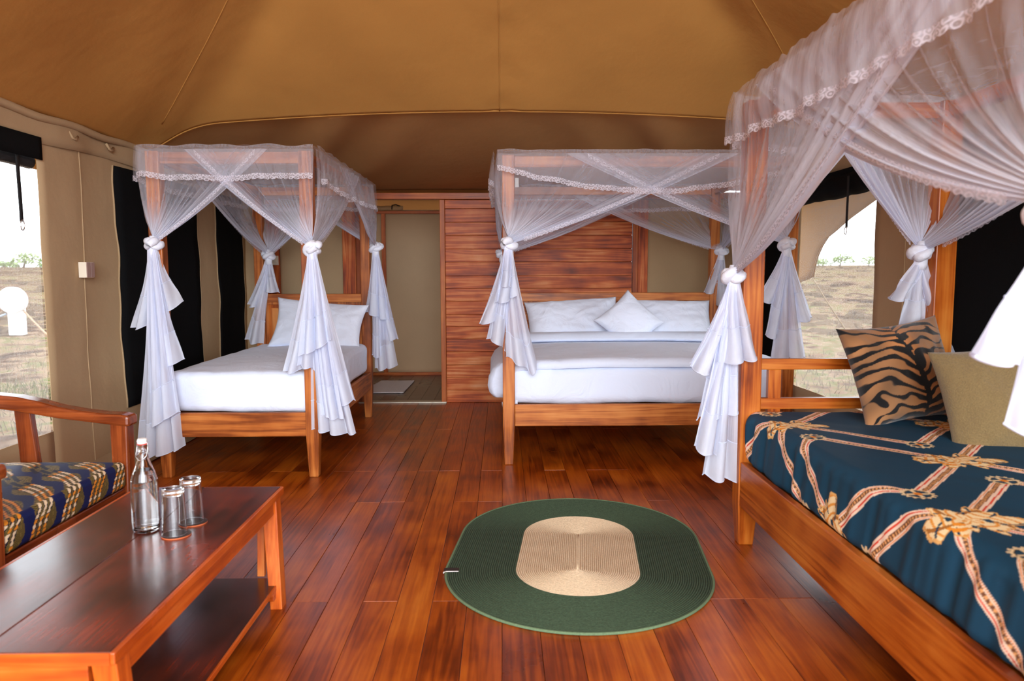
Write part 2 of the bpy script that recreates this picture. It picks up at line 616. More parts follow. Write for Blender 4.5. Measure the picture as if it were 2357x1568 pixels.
cloth_panel(-2.168, -1.55, 0.0, 1.99, YB + 0.02, 0.012, 3).build('canvas_bay', M_CANVAS, wall_back, smooth=True, solid=0.003)
cloth_panel(XL - 0.02, -2.285, 0.0, 1.99, YB + 0.02, 0.01, 4).build('canvas_bay', M_CANVAS, wall_back, smooth=True, solid=0.003)
cloth_panel(1.418, XR + 0.02, 0.0, 1.99, YB + 0.02, 0.012, 5).build('canvas_bay', M_CANVAS, wall_back, smooth=True, solid=0.003)
G().box(-1.424, -0.555, YB - 0.035, YB + 0.06, 0.0, 0.012).build('trim_1', plain('worn_aluminium', s2l(190, 178, 160), 0.35, metal=0.6), None, bevel=0.003)['kind'] = 'structure'
bpy.data.objects['trim_1']['label'] = 'pale metal threshold strip across the bathroom doorway'

# ---- bathroom behind the doorway
fb = struct('floor_bathroom')
rr = random.Random(8)
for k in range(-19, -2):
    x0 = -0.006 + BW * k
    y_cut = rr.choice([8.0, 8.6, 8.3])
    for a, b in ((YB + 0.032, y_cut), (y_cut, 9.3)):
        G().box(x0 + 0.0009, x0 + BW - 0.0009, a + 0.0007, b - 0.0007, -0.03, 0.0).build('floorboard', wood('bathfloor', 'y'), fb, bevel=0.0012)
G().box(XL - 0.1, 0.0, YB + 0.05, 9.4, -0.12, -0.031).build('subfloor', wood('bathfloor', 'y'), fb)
wb = struct('wall_bathroom_back')
cloth_panel(XL, -0.1, 0.0, 2.05, 9.23, 0.025, 9).build('canvas_bay', M_ANNEX, wb, smooth=True, solid=0.003)
G().box(XL, -0.1, 9.17, 9.21, 2.0, 2.035).build('rail', wood('beam', 'x'), wb, bevel=0.003)
G().box(XL, -0.1, 9.17, 9.21, 0.0, 0.037).build('rail', wood('beam', 'x'), wb, bevel=0.003)
for xs in (-1.485, -0.3):
    G().box(xs, xs + 0.05, 9.168, 9.205, 0.037, 2.0).build('stud', wood('beam', 'z'), wb, bevel=0.003)
for nm, xx in (('wall_bathroom_left', XL), ('wall_bathroom_right', -0.05)):
    rows_ = [[(xx + 0.02 * nz(y, z, 3, 1.5), y, z) for y in np.linspace(YB + 0.06, 9.25, 16)] for z in np.linspace(0, 2.3, 14)]
    g = G().grid(rows_)
    w = struct(nm)
    g.build('canvas_bay', M_ANNEX, w, smooth=True, solid=0.003)
cb = struct('ceiling_bathroom')
rows_ = [[(x, y, 2.34 - 0.26 * (y - 7.27) / 3.3 + 0.02 * nz(x, y, 1, 1.3)) for x in np.linspace(XL, 0, 20)] for y in np.linspace(YB + 0.02, 10.6, 20)]
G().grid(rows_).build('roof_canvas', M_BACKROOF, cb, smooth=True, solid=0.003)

# ---- rolled canvas lying on the bathroom partition rail
rc = thing('rolled_flap', (-1.45, 9.19, 2.035), 'small tan canvas roll with a black strap on the rail above the bathroom partition', 'canvas roll')
pts = [(-1.58 + 0.04 * i, 9.19 + 0.004 * math.sin(i), 2.066 + 0.003 * math.sin(i * 1.7)) for i in range(10)]
G().tube(pts, 0.03, 12).build('roll', M_CANVAS, rc, smooth=True)
G().tube([(-1.35, 9.165, 2.05), (-1.345, 9.16, 2.1), (-1.30, 9.17, 2.108), (-1.25, 9.18, 2.09), (-1.235, 9.18, 2.045)], 0.009, 8).build('strap', M_BLACKCLOTH, rc, smooth=True)

# ---- side walls: canvas with an open screened window and black mesh panels
def side_wall(name, X, s, win, sills, blacks, mat):
    """s = +1 when the room lies on the +x side"""
    w = struct(name)
    y0w, y1w, z0w, z1w = win
    n = 40

    def bulge(y, z, seed=0):
        return X + s * (0.018 * nz(y, z * 0.5, seed + X, 1.6) + 0.008 * nz(y * 2, z, 4, 3))

    def patch(ya, yb, za, zb, nm='canvas_panel'):
        ny, nzv = max(2, int((yb - ya) * 14)), max(2, int((zb - za) * 12))
        rows_ = [[(bulge(lerp(ya, yb, i / ny), lerp(za, zb, j / nzv)), lerp(ya, yb, i / ny), lerp(za, zb, j / nzv)) for i in range(ny + 1)] for j in range(nzv + 1)]
        return G().grid(rows_).build(nm, mat, w, smooth=True, solid=0.004)
    patch(YF, y0w, 0, EAVE + 0.02)
    patch(y1w, YB + 0.02, 0, EAVE + 0.02)
    patch(y0w, y1w, 0, z0w)
    patch(y0w, y1w, z1w, EAVE + 0.02)
    for (ya, yb, za, zb) in blacks:
        rows_ = []
        nj = 30
        for j in range(nj + 1):
            z = lerp(za, zb, j / nj)
            wob = 0.012 * math.sin(z * 7 + ya) + 0.006 * math.sin(z * 19)
            rows_.append([(bulge(y, z) + s * 0.009, y, z) for y in np.linspace(ya + wob, yb + wob * 0.8, 14)])
        G().grid(rows_).build('mesh_panel', M_BLACK, w, smooth=True, solid=0.005)
        # stitched canvas binding down both edges of the mesh
        for ye, q in ((ya, -0.012), (yb, 0.012)):
            pts_ = []
            for j in range(nj + 1):
                z = lerp(za, zb, j / nj)
                wob = 0.012 * math.sin(z * 7 + ya) + 0.006 * math.sin(z * 19)
                pts_.append((bulge(ye, z) + s * 0.006, ye + wob + q, z))
            G().tube(pts_, 0.006, 6).build('binding', mat, w, smooth=True)
    # seams, wall pole sleeves
    for ys in sills:
        G().tube([(bulge(ys, z) + s * 0.003, ys + 0.006 * math.sin(z * 5), z) for z in np.linspace(0.02, EAVE, 26)], 0.004, 6).build('seam', mat, w, smooth=True)
    # valance under the eave and the rolled eave edge
    rows_ = [[(bulge(y, 2.0) + s * (0.012 + 0.006 * math.sin(y * 9)), y, z + (0.012 * math.sin(y * 4.3) if z < 2.05 else 0)) for y in np.linspace(YF, YB, 90)] for z in (2.0, 2.05, 2.1, 2.14)]
    G().grid(rows_).build('valance', mat, w, smooth=True, solid=0.004)
    G().tube([(X + s * (0.02 + 0.004 * math.sin(y * 6)), y, EAVE - 0.012 * math.sin(y * 5) ** 2) for y in np.linspace(YF, YB, 80)], 0.022, 10).build('eave_roll', mat, w, smooth=True)
    # tie loops below the eave
    for yy in (4.38, 4.78):
        G().tube([(X + s * 0.022, yy - 0.03, 2.1), (X + s * 0.03, yy - 0.01, 2.068), (X + s * 0.032, yy + 0.02, 2.062), (X + s * 0.025, yy + 0.05, 2.085)], 0.008, 8).build('tie_loop', mat, w, smooth=True)
    # mud flap on the floor
    rows_ = [[(bulge(y, 0) + s * d, y, z + 0.01 * (1 + nz(y, d, 2, 4))) for y in np.linspace(YF, YB, 90)] for d, z in ((0.004, 0.14), (0.02, 0.05), (0.05, 0.006), (0.1, 0.003))]
    G().grid(rows_).build('mud_flap', mat, w, smooth=True, solid=0.003)
    return w, bulge


WIN_L = (2.8, 4.06, 0.42, 2.0)
WIN_R = (4.77, 5.98, 0.36, 1.98)
side_wall('wall_left', XL, 1, WIN_L, [4.47], [(4.87, 6.13, 0.4, 1.98), (6.54, 7.18, 0.4, 1.98)], M_CANVAS)
side_wall('wall_right', XR, -1, WIN_R, [4.4], [(2.2, 3.98, 0.4, 1.98), (6.05, 7.1, 0.4, 1.98)], M_CANVAS)


def window(name, X, s, win, strap_y, roll_r, band):
    w = struct(name)
    y0, y1, z0, z1 = win
    rows_ = [[(X - s * 0.012 + 0.004 * nz(y, z, 1, 2), y, z) for y in np.linspace(y0 - 0.01, y1 + 0.01, 20)] for z in np.linspace(z0 - 0.01, z1 + 0.01, 20)]
    G().grid(rows_).build('insect_screen', M_SCREEN, w, smooth=True)
    # rolled-up black blind with its top band
    n = 40
    rows_ = [[(X + s * 0.02, y, z) for y in np.linspace(y0 - 0.03, y1 + 0.03, n)] for z in (z1 - band, z1 - band * 0.5, z1 + 0.02)]
    G().grid(rows_).build('blind_band', M_BLACK, w, smooth=True, solid=0.006)
    pts_ = [(X - s * (0.03 if name == 'window_1' else -0.02), y, z1 - band - roll_r * 0.4 + 0.012 * nz(y, 1, X, 3)) for y in np.linspace(y0 + 0.005, y1 - 0.005, n)]
    rs = [roll_r * (1 + 0.13 * nz(y, 7, X, 5)) for y in np.linspace(y0 + 0.005, y1 - 0.005, n)]
    G().tube(pts_, rs, 14).build('rolled_blind', M_BLACKCLOTH if name == 'window_1' else M_BLACK, w, smooth=True)
    # hanging strap with a wire ring
    zt = z1 - band
    zb = z1 - band - 0.34
    xs = X + s * (0.014 if name == 'window_1' else 0.112)
    rows_ = [[(xs - s * 0.01 * math.sin(3 * (zt - z)), strap_y + d + 0.008 * math.sin(9 * z), z) for d in (-0.013, 0.013)] for z in np.linspace(zt, zb, 12)]
    G().grid(rows_).build('strap', M_BLACKCLOTH, w, smooth=True, solid=0.004)
    G().tube([(xs, strap_y + 0.016 * math.cos(q), zb - 0.018 + 0.026 * math.sin(q)) for q in np.linspace(0, 2 * math.pi, 18, endpoint=False)], 0.003, 6, closed=True).build('ring', M_METAL, w, smooth=True)
    return w


window('window_1', XL, 1, WIN_L, 3.9, 0.038, 0.1)
window('window_2', XR, -1, WIN_R, 4.94, 0.08, 0.06)

# ---- roof: ridge tent with a hipped rear face that hangs on an arched cable, and a lower rear section
ceil = struct('ceiling')
YH, YA, ZA = 5.3, 2.7, 4.0
XM = 0.5 * (XL + XR)
HX = 0.5 * (XR - XL)


def hem_z(x):
    """the cable across the tent, nearly straight and sagging a little to the sides"""
    return 2.435 - 0.02 * x * x


def smin(a, b, k):
    h = max(0.0, min(1.0, 0.5 + 0.5 * (b - a) / k))
    return lerp(b, a, h) - k * h * (1 - h)


def roof_z(x, y):
    q = (x - XM) / HX
    zs_ = lerp(EAVE, ZA, 1 - abs(q)) - 0.09 * math.sin(math.pi * (1 - abs(q)))
    zs_ += 0.06 * nz(x * 1.0 + y * 1.1, (y * 0.25 - x * 0.35), 9, 1.3) * min(1, (1 - abs(q)) * 6)
    t = (YH - y) / (YH - YA)
    zr_ = hem_z(x) - 0.02 + (ZA - 2.3) * t - 0.12 * math.sin(math.pi * min(1, max(0, t)))
    pk = math.exp(-((q - 0.025) / 0.045) ** 2)
    zr_ += 0.007 * pk * math.sin(54 * t + abs(q - 0.025) * 60) * max(0, 1 - t)
    zr_ += 0.05 * nz(abs(x) * 1.5 + y * 1.3, y * 0.2 - abs(x) * 0.3, 5, 1.1) * min(1, t * 4)
    z = smin(zs_, zr_, 0.16)
    # slack cloth gathers in a shallow trough beside each hip
    d = zs_ - zr_
    z += 0.045 * math.exp(-((d - 0.12) / 0.09) ** 2) * min(1, t * 3) - 0.02 * math.exp(-((d + 0.1) / 0.08) ** 2)
    return z


rows_ = []
for j in range(101):
    y = lerp(YH, YF - 0.6, (j / 100) ** 1.25)
    rows_.append([(XM + HX * q, y, roof_z(XM + HX * q, y)) for q in np.linspace(-1, 1, 121)])
G().grid(rows_).build('roof_canvas', M_ROOF, ceil, smooth=True, solid=0.004)
hem_pts = [(XM + HX * q, YH + 0.004, roof_z(XM + HX * q, YH) - 0.004) for q in np.linspace(-0.97, 0.97, 70)]
G().tube(hem_pts, 0.005, 6).build('hem', M_ROOF, ceil, smooth=True)
G().tube([(XM + 0.035, y, roof_z(XM + 0.035, y) - 0.003) for y in np.linspace(YH, YA + 0.2, 60)], 0.005, 6).build('seam', M_ROOF, ceil, smooth=True)
for s in (-1, 1):
    hs = []
    for t in np.linspace(0.1, 0.92, 40):
        x = lerp(XM + s * HX, XM, t)
        y = YH - (YH - YA) * t * 0.99
        hs.append((x, y, roof_z(x, y) - 0.003))
    G().tube(hs, 0.004, 6).build('hip_seam', M_ROOF, ceil, smooth=True)
rows_ = []
for j in range(41):
    t = j / 40
    row = []
    for i in range(81):
        q = i / 80 * 2 - 1
        x = XM + HX * q
        z = lerp(roof_z(x, YH) + 0.03, 2.085, t) - 0.05 * math.sin(math.pi * t) * (1 - q * q)
        # slack diagonal folds running from the cable to the corners
        ph = (abs(q) * 2.4 - t * 0.9)
        z += 0.06 * math.sin(ph * 10.0) * math.exp(-((abs(q) - 0.45 - 0.25 * t) / 0.22) ** 2) * math.sin(math.pi * min(1, t + 0.15))
        z += 0.01 * nz(x, t * 2, 3, 1.5)
        row.append((x, lerp(YH + 0.015, YB + 0.04, t), z))
    rows_.append(row)
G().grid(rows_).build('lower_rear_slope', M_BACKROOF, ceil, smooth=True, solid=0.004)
G().tube([(XM + 0.03, lerp(YH + 0.02, YB, t), lerp(hem_z(XM) + 0.03, 2.085, t) - 0.05 * math.sin(math.pi * t) - 0.003) for t in np.linspace(0, 1, 20)], 0.004, 6).build('seam', M_BACKROOF, ceil, smooth=True)

# ================================================================ outside: dry savanna
ground = struct('ground')
m, nt, p, out = new_mat('dry_savanna')
tc = N(nt, 'ShaderNodeTexCoord')
n1 = N(nt, 'ShaderNodeTexNoise')
n1.inputs['Scale'].default_value = 0.32
n1.inputs['Detail'].default_value = 9
n1.inputs['Roughness'].default_value = 0.62
L(nt, tc.outputs['Object'], n1.inputs['Vector'])
n2 = N(nt, 'ShaderNodeTexNoise')
n2.inputs['Scale'].default_value = 2.1
n2.inputs['Detail'].default_value = 8
L(nt, tc.outputs['Object'], n2.inputs['Vector'])
f = math_node(nt, 'ADD', math_node(nt, 'MULTIPLY', n1.outputs['Fac'], 0.55), math_node(nt, 'MULTIPLY', n2.outputs['Fac'], 0.45))
f = math_node(nt, 'MULTIPLY_ADD', f, 1.35, -0.175)
L(nt, ramp(nt, f, [(0.34, s2l(40, 31, 26)), (0.44, s2l(76, 58, 48)), (0.51, s2l(122, 102, 84)), (0.56, s2l(76, 82, 48)), (0.6, s2l(112, 88, 70)), (0.68, s2l(60, 48, 42))]), p.inputs['Base Color'])
p.inputs['Roughness'].default_value = 1.0
p.inputs['Specular IOR Level'].default_value = 0.0
rows_ = []
def land_z(r):
    return -0.25 + 0.036 * min(45, max(0, r - 15)) + 0.0065 * max(0, r - 60)


rad = [0.0, 6, 9, 12, 16, 22, 30, 42, 60, 90, 130, 190, 280, 400]
for r in rad:
    row = []
    for k in range(64):
        a = 2 * math.pi * k / 64
        x, y = r * math.cos(a), r * math.sin(a) + 3
        z = land_z(r) + (0.06 * nz(x, y, 2, 0.25) if r > 6 else 0) + (0.3 * nz(a * 3, r * 0.02, 1) if r > 100 else 0)
        row.append((x, y, z))
    rows_.append(row)
G().grid(rows_, closed=True).build('soil', m, ground, smooth=True)

M_LEAF = plain('acacia_leaf', s2l(142, 160, 108), 0.9, var=0.35, bscale=3)
M_BARK = plain('acacia_bark', s2l(120, 104, 88), 0.95)


def ground_z(x, y):
    return land_z(math.hypot(x, y - 3)) - 0.1


def tree(name, x, y, h, w, lean, seed, label, cat, group=None):
    rr = random.Random(seed)
    z0 = ground_z(x, y) - 0.05
    t = thing(name, (x, y, z0), label, cat, group)
    g = G()
    top = (x + lean, y, z0 + h * 0.62)
    g.tube([(x, y, z0), (x + lean * 0.3, y, z0 + h * 0.3), top], [w * 0.045, w * 0.035, w * 0.02], 7)
    for k in range(5):
        a = rr.uniform(0, 6.28)
        g.tube([(x + lean * 0.5, y, z0 + h * 0.4), (x + lean + w * 0.3 * math.cos(a), y + w * 0.3 * math.sin(a), z0 + h * rr.uniform(0.65, 0.85))], [w * 0.02, w * 0.006], 5)
    g.build('trunk', M_BARK, t, smooth=True)
    g = G()
    for k in range(420):
        a, q = rr.uniform(0, 6.28), math.sqrt(rr.random())
        px, py = x + lean + 0.5 * w * q * math.cos(a), y + 0.5 * w * q * math.sin(a)
        pz = z0 + h * (0.2 + 0.75 * math.sqrt(max(0, 1 - q * q)) * rr.random() ** 0.6 + 0.1 * rr.random() + 0.1 * nz(px, py, seed, 2.0 / w))
        s_ = w * rr.uniform(0.035, 0.075)
        d = Vector((rr.uniform(-1, 1), rr.uniform(-1, 1), rr.uniform(-0.5, 0.5))).normalized()
        e = d.cross(Vector((rr.uniform(-1, 1), rr.uniform(-1, 1), 1))).normalized()
        c = Vector((px, py, pz))
        g.add([c - d * s_, c + e * s_ * 0.6, c + d * s_, c - e * s_ * 0.6], [(0, 1, 2, 3)])
    g.build('crown', M_LEAF, t, kind='stuff')


tree('acacia_tree', -89.6, 140, 3.2, 5.4, 0.8, 1, 'pale flat-topped acacia on the skyline through the left window', 'tree')
tree('acacia_tree', 64.4, 141, 2.7, 4.4, 0.6, 2, 'pale round acacia on the skyline through the right window', 'tree')
tree('thorn_bush', -94.5, 142, 1.5, 5.0, 0.0, 3, 'low pale bush on the skyline at the left frame edge, left of the flat-topped acacia', 'bush')
tree('thorn_bush', -88.0, 144, 1.3, 3.4, 0.2, 4, 'low pale bush on the skyline right of the flat-topped acacia in the left window', 'bush')
tree('thorn_bush', 59.0, 138, 1.9, 2.6, 0.0, 5, 'low pale bush on the skyline beside the flysheet edge in the right window', 'bush')
tree('thorn_bush', 70.5, 142, 2.4, 3.4, 0.1, 6, 'pale bush on the skyline right of the round acacia in the right window', 'bush')
tree('thorn_bush', 62.0, 143, 1.7, 3.0, 0.1, 7, 'low pale bush touching the round acacia on its left in the right window', 'bush')

# low scrub on the rise towards the skyline
rr = random.Random(12)
g = G()
for (b0, b1, n) in ((-0.70, -0.58, 170), (0.36, 0.54, 210)):
    for k in range(n):
        y = 17 * (7.0 ** (rr.random() ** 1.15))
        x = rr.uniform(b0, b1) * y
        z0 = land_z(math.hypot(x, y - 3)) - 0.05
        w_, h_ = rr.uniform(0.3, 1.0), rr.uniform(0.06, 0.22)
        for q in range(5):
            a = rr.uniform(0, 3.14)
            dx, dy = math.cos(a) * w_ * 0.5, math.sin(a) * w_ * 0.5
            ox, oy = rr.uniform(-0.3, 0.3) * w_, rr.uniform(-0.3, 0.3) * w_
            g.add([(x + ox - dx, y + oy - dy, z0), (x + ox + dx, y + oy + dy, z0), (x + ox + dx * 0.6, y + oy + dy * 0.6, z0 + h_ * rr.uniform(0.6, 1)), (x + ox - dx * 0.5, y + oy - dy * 0.5, z0 + h_ * rr.uniform(0.6, 1))], [(0, 1, 2, 3)])
o = g.build('low_scrub', plain('scrub_twigs', s2l(112, 93, 74), 1.0, var=0.4, bscale=0.4), None, label='low grey-brown scrub dotted over the plain below the skyline', kind='stuff')
o['category'] = 'scrub'

# dry grass around the tent
def grass(name, label, cols, spots, seed):
    rr = random.Random(seed)
    g = G()
    for (cx, cy, rad_, n) in spots:
        for k in range(n):
            a, q = rr.uniform(0, 6.28), rad_ * math.sqrt(rr.random())
            x, y = cx + q * math.cos(a), cy + q * math.sin(a)
            h = rr.uniform(0.06, 0.2)
            d = rr.uniform(0, 6.28)
            wx, wy = 0.008 * math.cos(d), 0.008 * math.sin(d)
            lx, ly = rr.uniform(-0.08, 0.08), rr.uniform(-0.08, 0.08)
            z0 = -0.27
            g.add([(x - wx, y - wy, z0), (x + wx, y + wy, z0), (x + lx, y + ly, z0 + h)], [(0, 1, 2)])
    o = g.build(name, plain(name + '_blade', cols, 1.0, var=0.3, bscale=1.5), None, label=label, kind='stuff')
    o['category'] = 'grass'
    return o


grass('dry_grass', 'sparse dry straw grass on the open ground outside the windows', s2l(114, 100, 82),
      [(-8, 9, 4.0, 4500), (-13, 17, 6, 3500), (7, 10, 3.5, 3500), (11, 20, 6, 3000)], 1)
grass('green_grass', 'tufts of short green grass on the ground outside the windows', s2l(82, 90, 48),
      [(-11.6, 17.0, 1.3, 1500), (-6.5, 8.8, 1.2, 900), (6.2, 8.2, 1.3, 1500), (5.4, 7.2, 1.0, 900)], 2)

# white round-topped marker post with its stay ropes
wp = thing('marker_post', (-11.1, 17.0, -0.3), 'white round disc on a white stub post, on the grass outside the left window', 'post')
G().box(-11.27, -10.96, 16.93, 17.13, -0.32, 0.52).build('post', M_WHITEPAINT, wp, bevel=0.02)
g = G()
prof = [(0.0, 0.0), (0.31, 0.0), (0.325, 0.02), (0.325, 0.1), (0.31, 0.12), (0.0, 0.12)]
vs, n = [], 36
for k in range(n):
    a = 2 * math.pi * k / n
    vs.append([(-11.14 + r * math.cos(a), 16.9 + d, 0.66 + r * math.sin(a) * 0.93) for r, d in prof])
vs.append(vs[0])
g.grid(vs).build('disc', M_WHITEPAINT, wp, smooth=True)


def rope(label, a, b, r, mat):
    pts_ = [Vector(a).lerp(Vector(b), t) - Vector((0, 0, 0.04 * math.sin(math.pi * t))) for t in np.linspace(0, 1, 14)]
    o = G().tube(pts_, r, 6).build('guy_rope', mat, None, smooth=True, label=label)
    o['category'] = 'rope'
    return o


rope('brown guy rope running down right from the white disc post to the ground', (-10.9, 16.95, 0.42), (-9.3, 15.6, -0.27), 0.022, plain('brown_rope', s2l(150, 120, 96), 0.9))
rope('pale blue guy rope rising left to right up to the white disc post', (-12.4, 16.2, -0.05), (-11.3, 16.95, 0.35), 0.022, plain('blue_rope', s2l(150, 160, 175), 0.9))
rope('dark guy rope above the pale blue one, left of the white disc post', (-12.2, 16.4, 0.2), (-11.5, 16.95, 0.5), 0.025, plain('dark_rope', s2l(90, 85, 80), 0.9))
rope('thin tan guy rope sloping down from the flysheet corner outside the right window', (3.0, 7.14, 1.225), (3.0, 5.55, 0.35), 0.006, M_ROPE)

# flysheet wing outside the right window: a hanging sheet with a curved free edge
fl = thing('flysheet_wing', (3.0, 7.6, -0.2), 'tan flysheet wing with a curved free edge outside the right window', 'awning')
edge = [(5.2, 1.96), (5.98, 1.862), (6.38, 1.752), (6.68, 1.65), (6.84, 1.604), (6.97, 1.52), (7.06, 1.431), (7.12, 1.33), (7.157, 1.235)]
rows_ = []
for (y, z) in edge:
    rows_.append([(3.0 + 0.03 * math.sin(t * 5 + y), lerp(y, 9.0, t), lerp(z, lerp(2.5, 0.9, max(0, (y - 5.2) / 1.957)), t)) for t in np.linspace(0, 1, 10)])
G().grid(rows_).build('sheet', M_FLY, fl, smooth=True, solid=0.006)
for s_, X_ in ((-1, XL), (1, XR)):  # unseen sheets added along both eaves to cut high sky light at the windows
    ev = struct('sky_shade_left' if s_ < 0 else 'sky_shade_right')
    rows_ = [[(X_ + s_ * (0.06 + 1.0 * t), y, 2.26 - 0.16 * t + 0.02 * math.sin(y * 3)) for t in np.linspace(0, 1, 8)] for y in np.linspace(YF, 8.5, 40)]
    G().grid(rows_).build('eave_sky_shade', M_ROOF, ev, smooth=True, solid=0.006)
G().tube([(3.0, y, z) for y, z in edge], 0.008, 6).build('hem', M_FLY, fl, smooth=True)
G().tube([(3.0, 9.0, -0.3), (3.0, 9.0, 2.45)], 0.03, 8).build('pole', M_METAL, fl, smooth=True)


# ================================================================ furniture
def rbox(c, size, r, n=(24, 24, 8), noise_amp=0.0, noise_scale=4.0, seed=0, skip_bottom=False, crown=0.0):
    """rounded, slightly puffed block: returns points, faces, clamped normals"""
    cx, cy, cz = c
    h = (size[0] / 2, size[1] / 2, size[2] / 2)
    g = G()
    idx = {}

    def pt(p):
        key = tuple(round(q, 6) for q in p)
        if key in idx:
            return idx[key]
        q = [max(-h[i] + r, min(h[i] - r, p[i])) for i in range(3)]
        d = Vector([p[i] - q[i] for i in range(3)])
        if d.length > 1e-9:
            d = d.normalized() * r
        w = Vector(q) + d
        if crown and w.z > 0:
            w.z += crown * (1 - (w.x / h[0]) ** 2) * (1 - (w.y / h[1]) ** 4)
        if noise_amp:
            e = noise_amp * (noise.noise(Vector((w.x * noise_scale + seed, w.y * noise_scale, w.z * noise_scale * 1.5))) + 0.5 * noise.noise(Vector((w.x * noise_scale * 2.7, w.y * noise_scale * 2.7 + seed, w.z * noise_scale * 2.7))))
            if d.length > 0:
                w += d.normalized() * e
        g.v.append((cx + w.x, cy + w.y, cz + w.z))
        idx[key] = len(g.v) - 1
        return idx[key]

    def spacing(i):
        # more points across the rounded rims
        m = n[i]
        base = [(-h[i] + 2 * h[i] * k / m) for k in range(m + 1)]
        rim = [-h[i] + r * (1 - math.cos(math.pi / 2 * k / 5)) for k in range(5)]
        return sorted(set(round(q, 6) for q in base + rim + [-q for q in rim]))
    ax = [spacing(0), spacing(1), spacing(2)]
    for d in range(3):
        u, v = [(1, 2), (2, 0), (0, 1)][d]
        for sgn in (-1, 1):
            if skip_bottom and d == 2 and sgn == -1:
                continue
            for i in range(len(ax[u]) - 1):
                for j in range(len(ax[v]) - 1):
                    q = []
                    for (a, b) in ((i, j), (i + 1, j), (i + 1, j + 1), (i, j + 1)):
                        p = [0, 0, 0]
                        p[d], p[u], p[v] = sgn * h[d], ax[u][a], ax[v][b]
                        q.append(pt(p))
                    g.f.append(tuple(q if sgn > 0 else q[::-1]))
    return g


def cushion(w, hgt, t, n=36, pinch=0.1, seed=0, wr=0.006, flange=0.0, plump=0.42, lump=0.5):
    """pillow lying in its own x (width) / z (height) plane, thickness along y; returns local points + faces + uv"""
    g = G()
    uv = []
    for side in (1, -1):
        base = len(g.v)
        for j in range(n + 1):
            for i in range(n + 1):
                X, Y = i / n * 2 - 1, j / n * 2 - 1
                x = w / 2 * X * (1 - pinch * (1 - Y * Y) * abs(X) ** 1.5)
                z = hgt / 2 * Y * (1 - pinch * (1 - X * X) * abs(Y) ** 1.5)
                e = max(0.0, (1 - abs(X) ** 2.2) * (1 - abs(Y) ** 2.2)) ** plump
                if flange:
                    fx = min(1, (1 - abs(X)) * w / 2 / flange) * min(1, (1 - abs(Y)) * hgt / 2 / flange)
                    e *= fx ** 0.7
                y = t / 2 * e * (1 + lump * 0.4 * nz(X * 1.3, Y * 1.3, seed))
                y += wr * e ** 0.5 * (nz(X * 3 + seed, Y * 3, side) + 0.6 * nz(X * 8, Y * 5 + seed, side))
                # creases running in from the corners
                y += wr * 0.8 * e * math.sin(14 * (abs(X) - abs(Y)) + 3 * nz(X * 2, Y * 2, seed)) * (abs(X) * abs(Y))
                g.v.append((x, -side * (y + 0.002), z))
                uv.append(((X + 1) / 2, (Y + 1) / 2))
        for j in range(n):
            for i in range(n):
                q = (base + j * (n + 1) + i, base + j * (n + 1) + i + 1, base + (j + 1) * (n + 1) + i + 1, base + (j + 1) * (n + 1) + i)
                g.f.append(q if side == 1 else q[::-1])
    m = (n + 1) ** 2
    rim = [i for i in range(n + 1)] + [(j + 1) * (n + 1) - 1 for j in range(1, n + 1)] + [n * (n + 1) + i for i in range(n - 1, -1, -1)] + [j * (n + 1) for j in range(n - 1, 0, -1)]
    for a, b in zip(rim, rim[1:] + rim[:1]):
        g.f.append((a, a + m, b + m, b))
    return g, uv


def place(g, loc, rot):
    """rotate (x, then y, then z, degrees) and move local points"""
    R = Matrix.Rotation(math.radians(rot[2]), 3, 'Z') @ Matrix.Rotation(math.radians(rot[0]), 3, 'X') @ Matrix.Rotation(math.radians(rot[1]), 3, 'Y')
    g.v = [tuple(R @ Vector(p) + Vector(loc)) for p in g.v]
    return g


def post(x, y, h, zr, w=0.08, taper=0.72):
    """square post, tapering as a leg below the rail"""
    g = G()
    a, b = w / 2, w / 2 * taper
    sq = lambda r, z: [(x - r, y - r, z), (x + r, y - r, z), (x + r, y + r, z), (x - r, y + r, z)]
    g.hexa(sq(b, 0), sq(a, zr))
    g.hexa(sq(a, zr), sq(a, h))
    bm = bmesh.new()
    vs = [bm.verts.new(p) for p in sq(b, 0) + sq(a, zr) + sq(a, h)]
    g.v = [tuple(v.co) for v in vs]
    bm.free()
    g.f = [(3, 2, 1, 0), (8, 9, 10, 11)]
    for k in (0, 4):
        for i in range(4):
            j = (i + 1) % 4
            g.f.append((k + i, k + j, k + 4 + j, k + 4 + i))
    return g


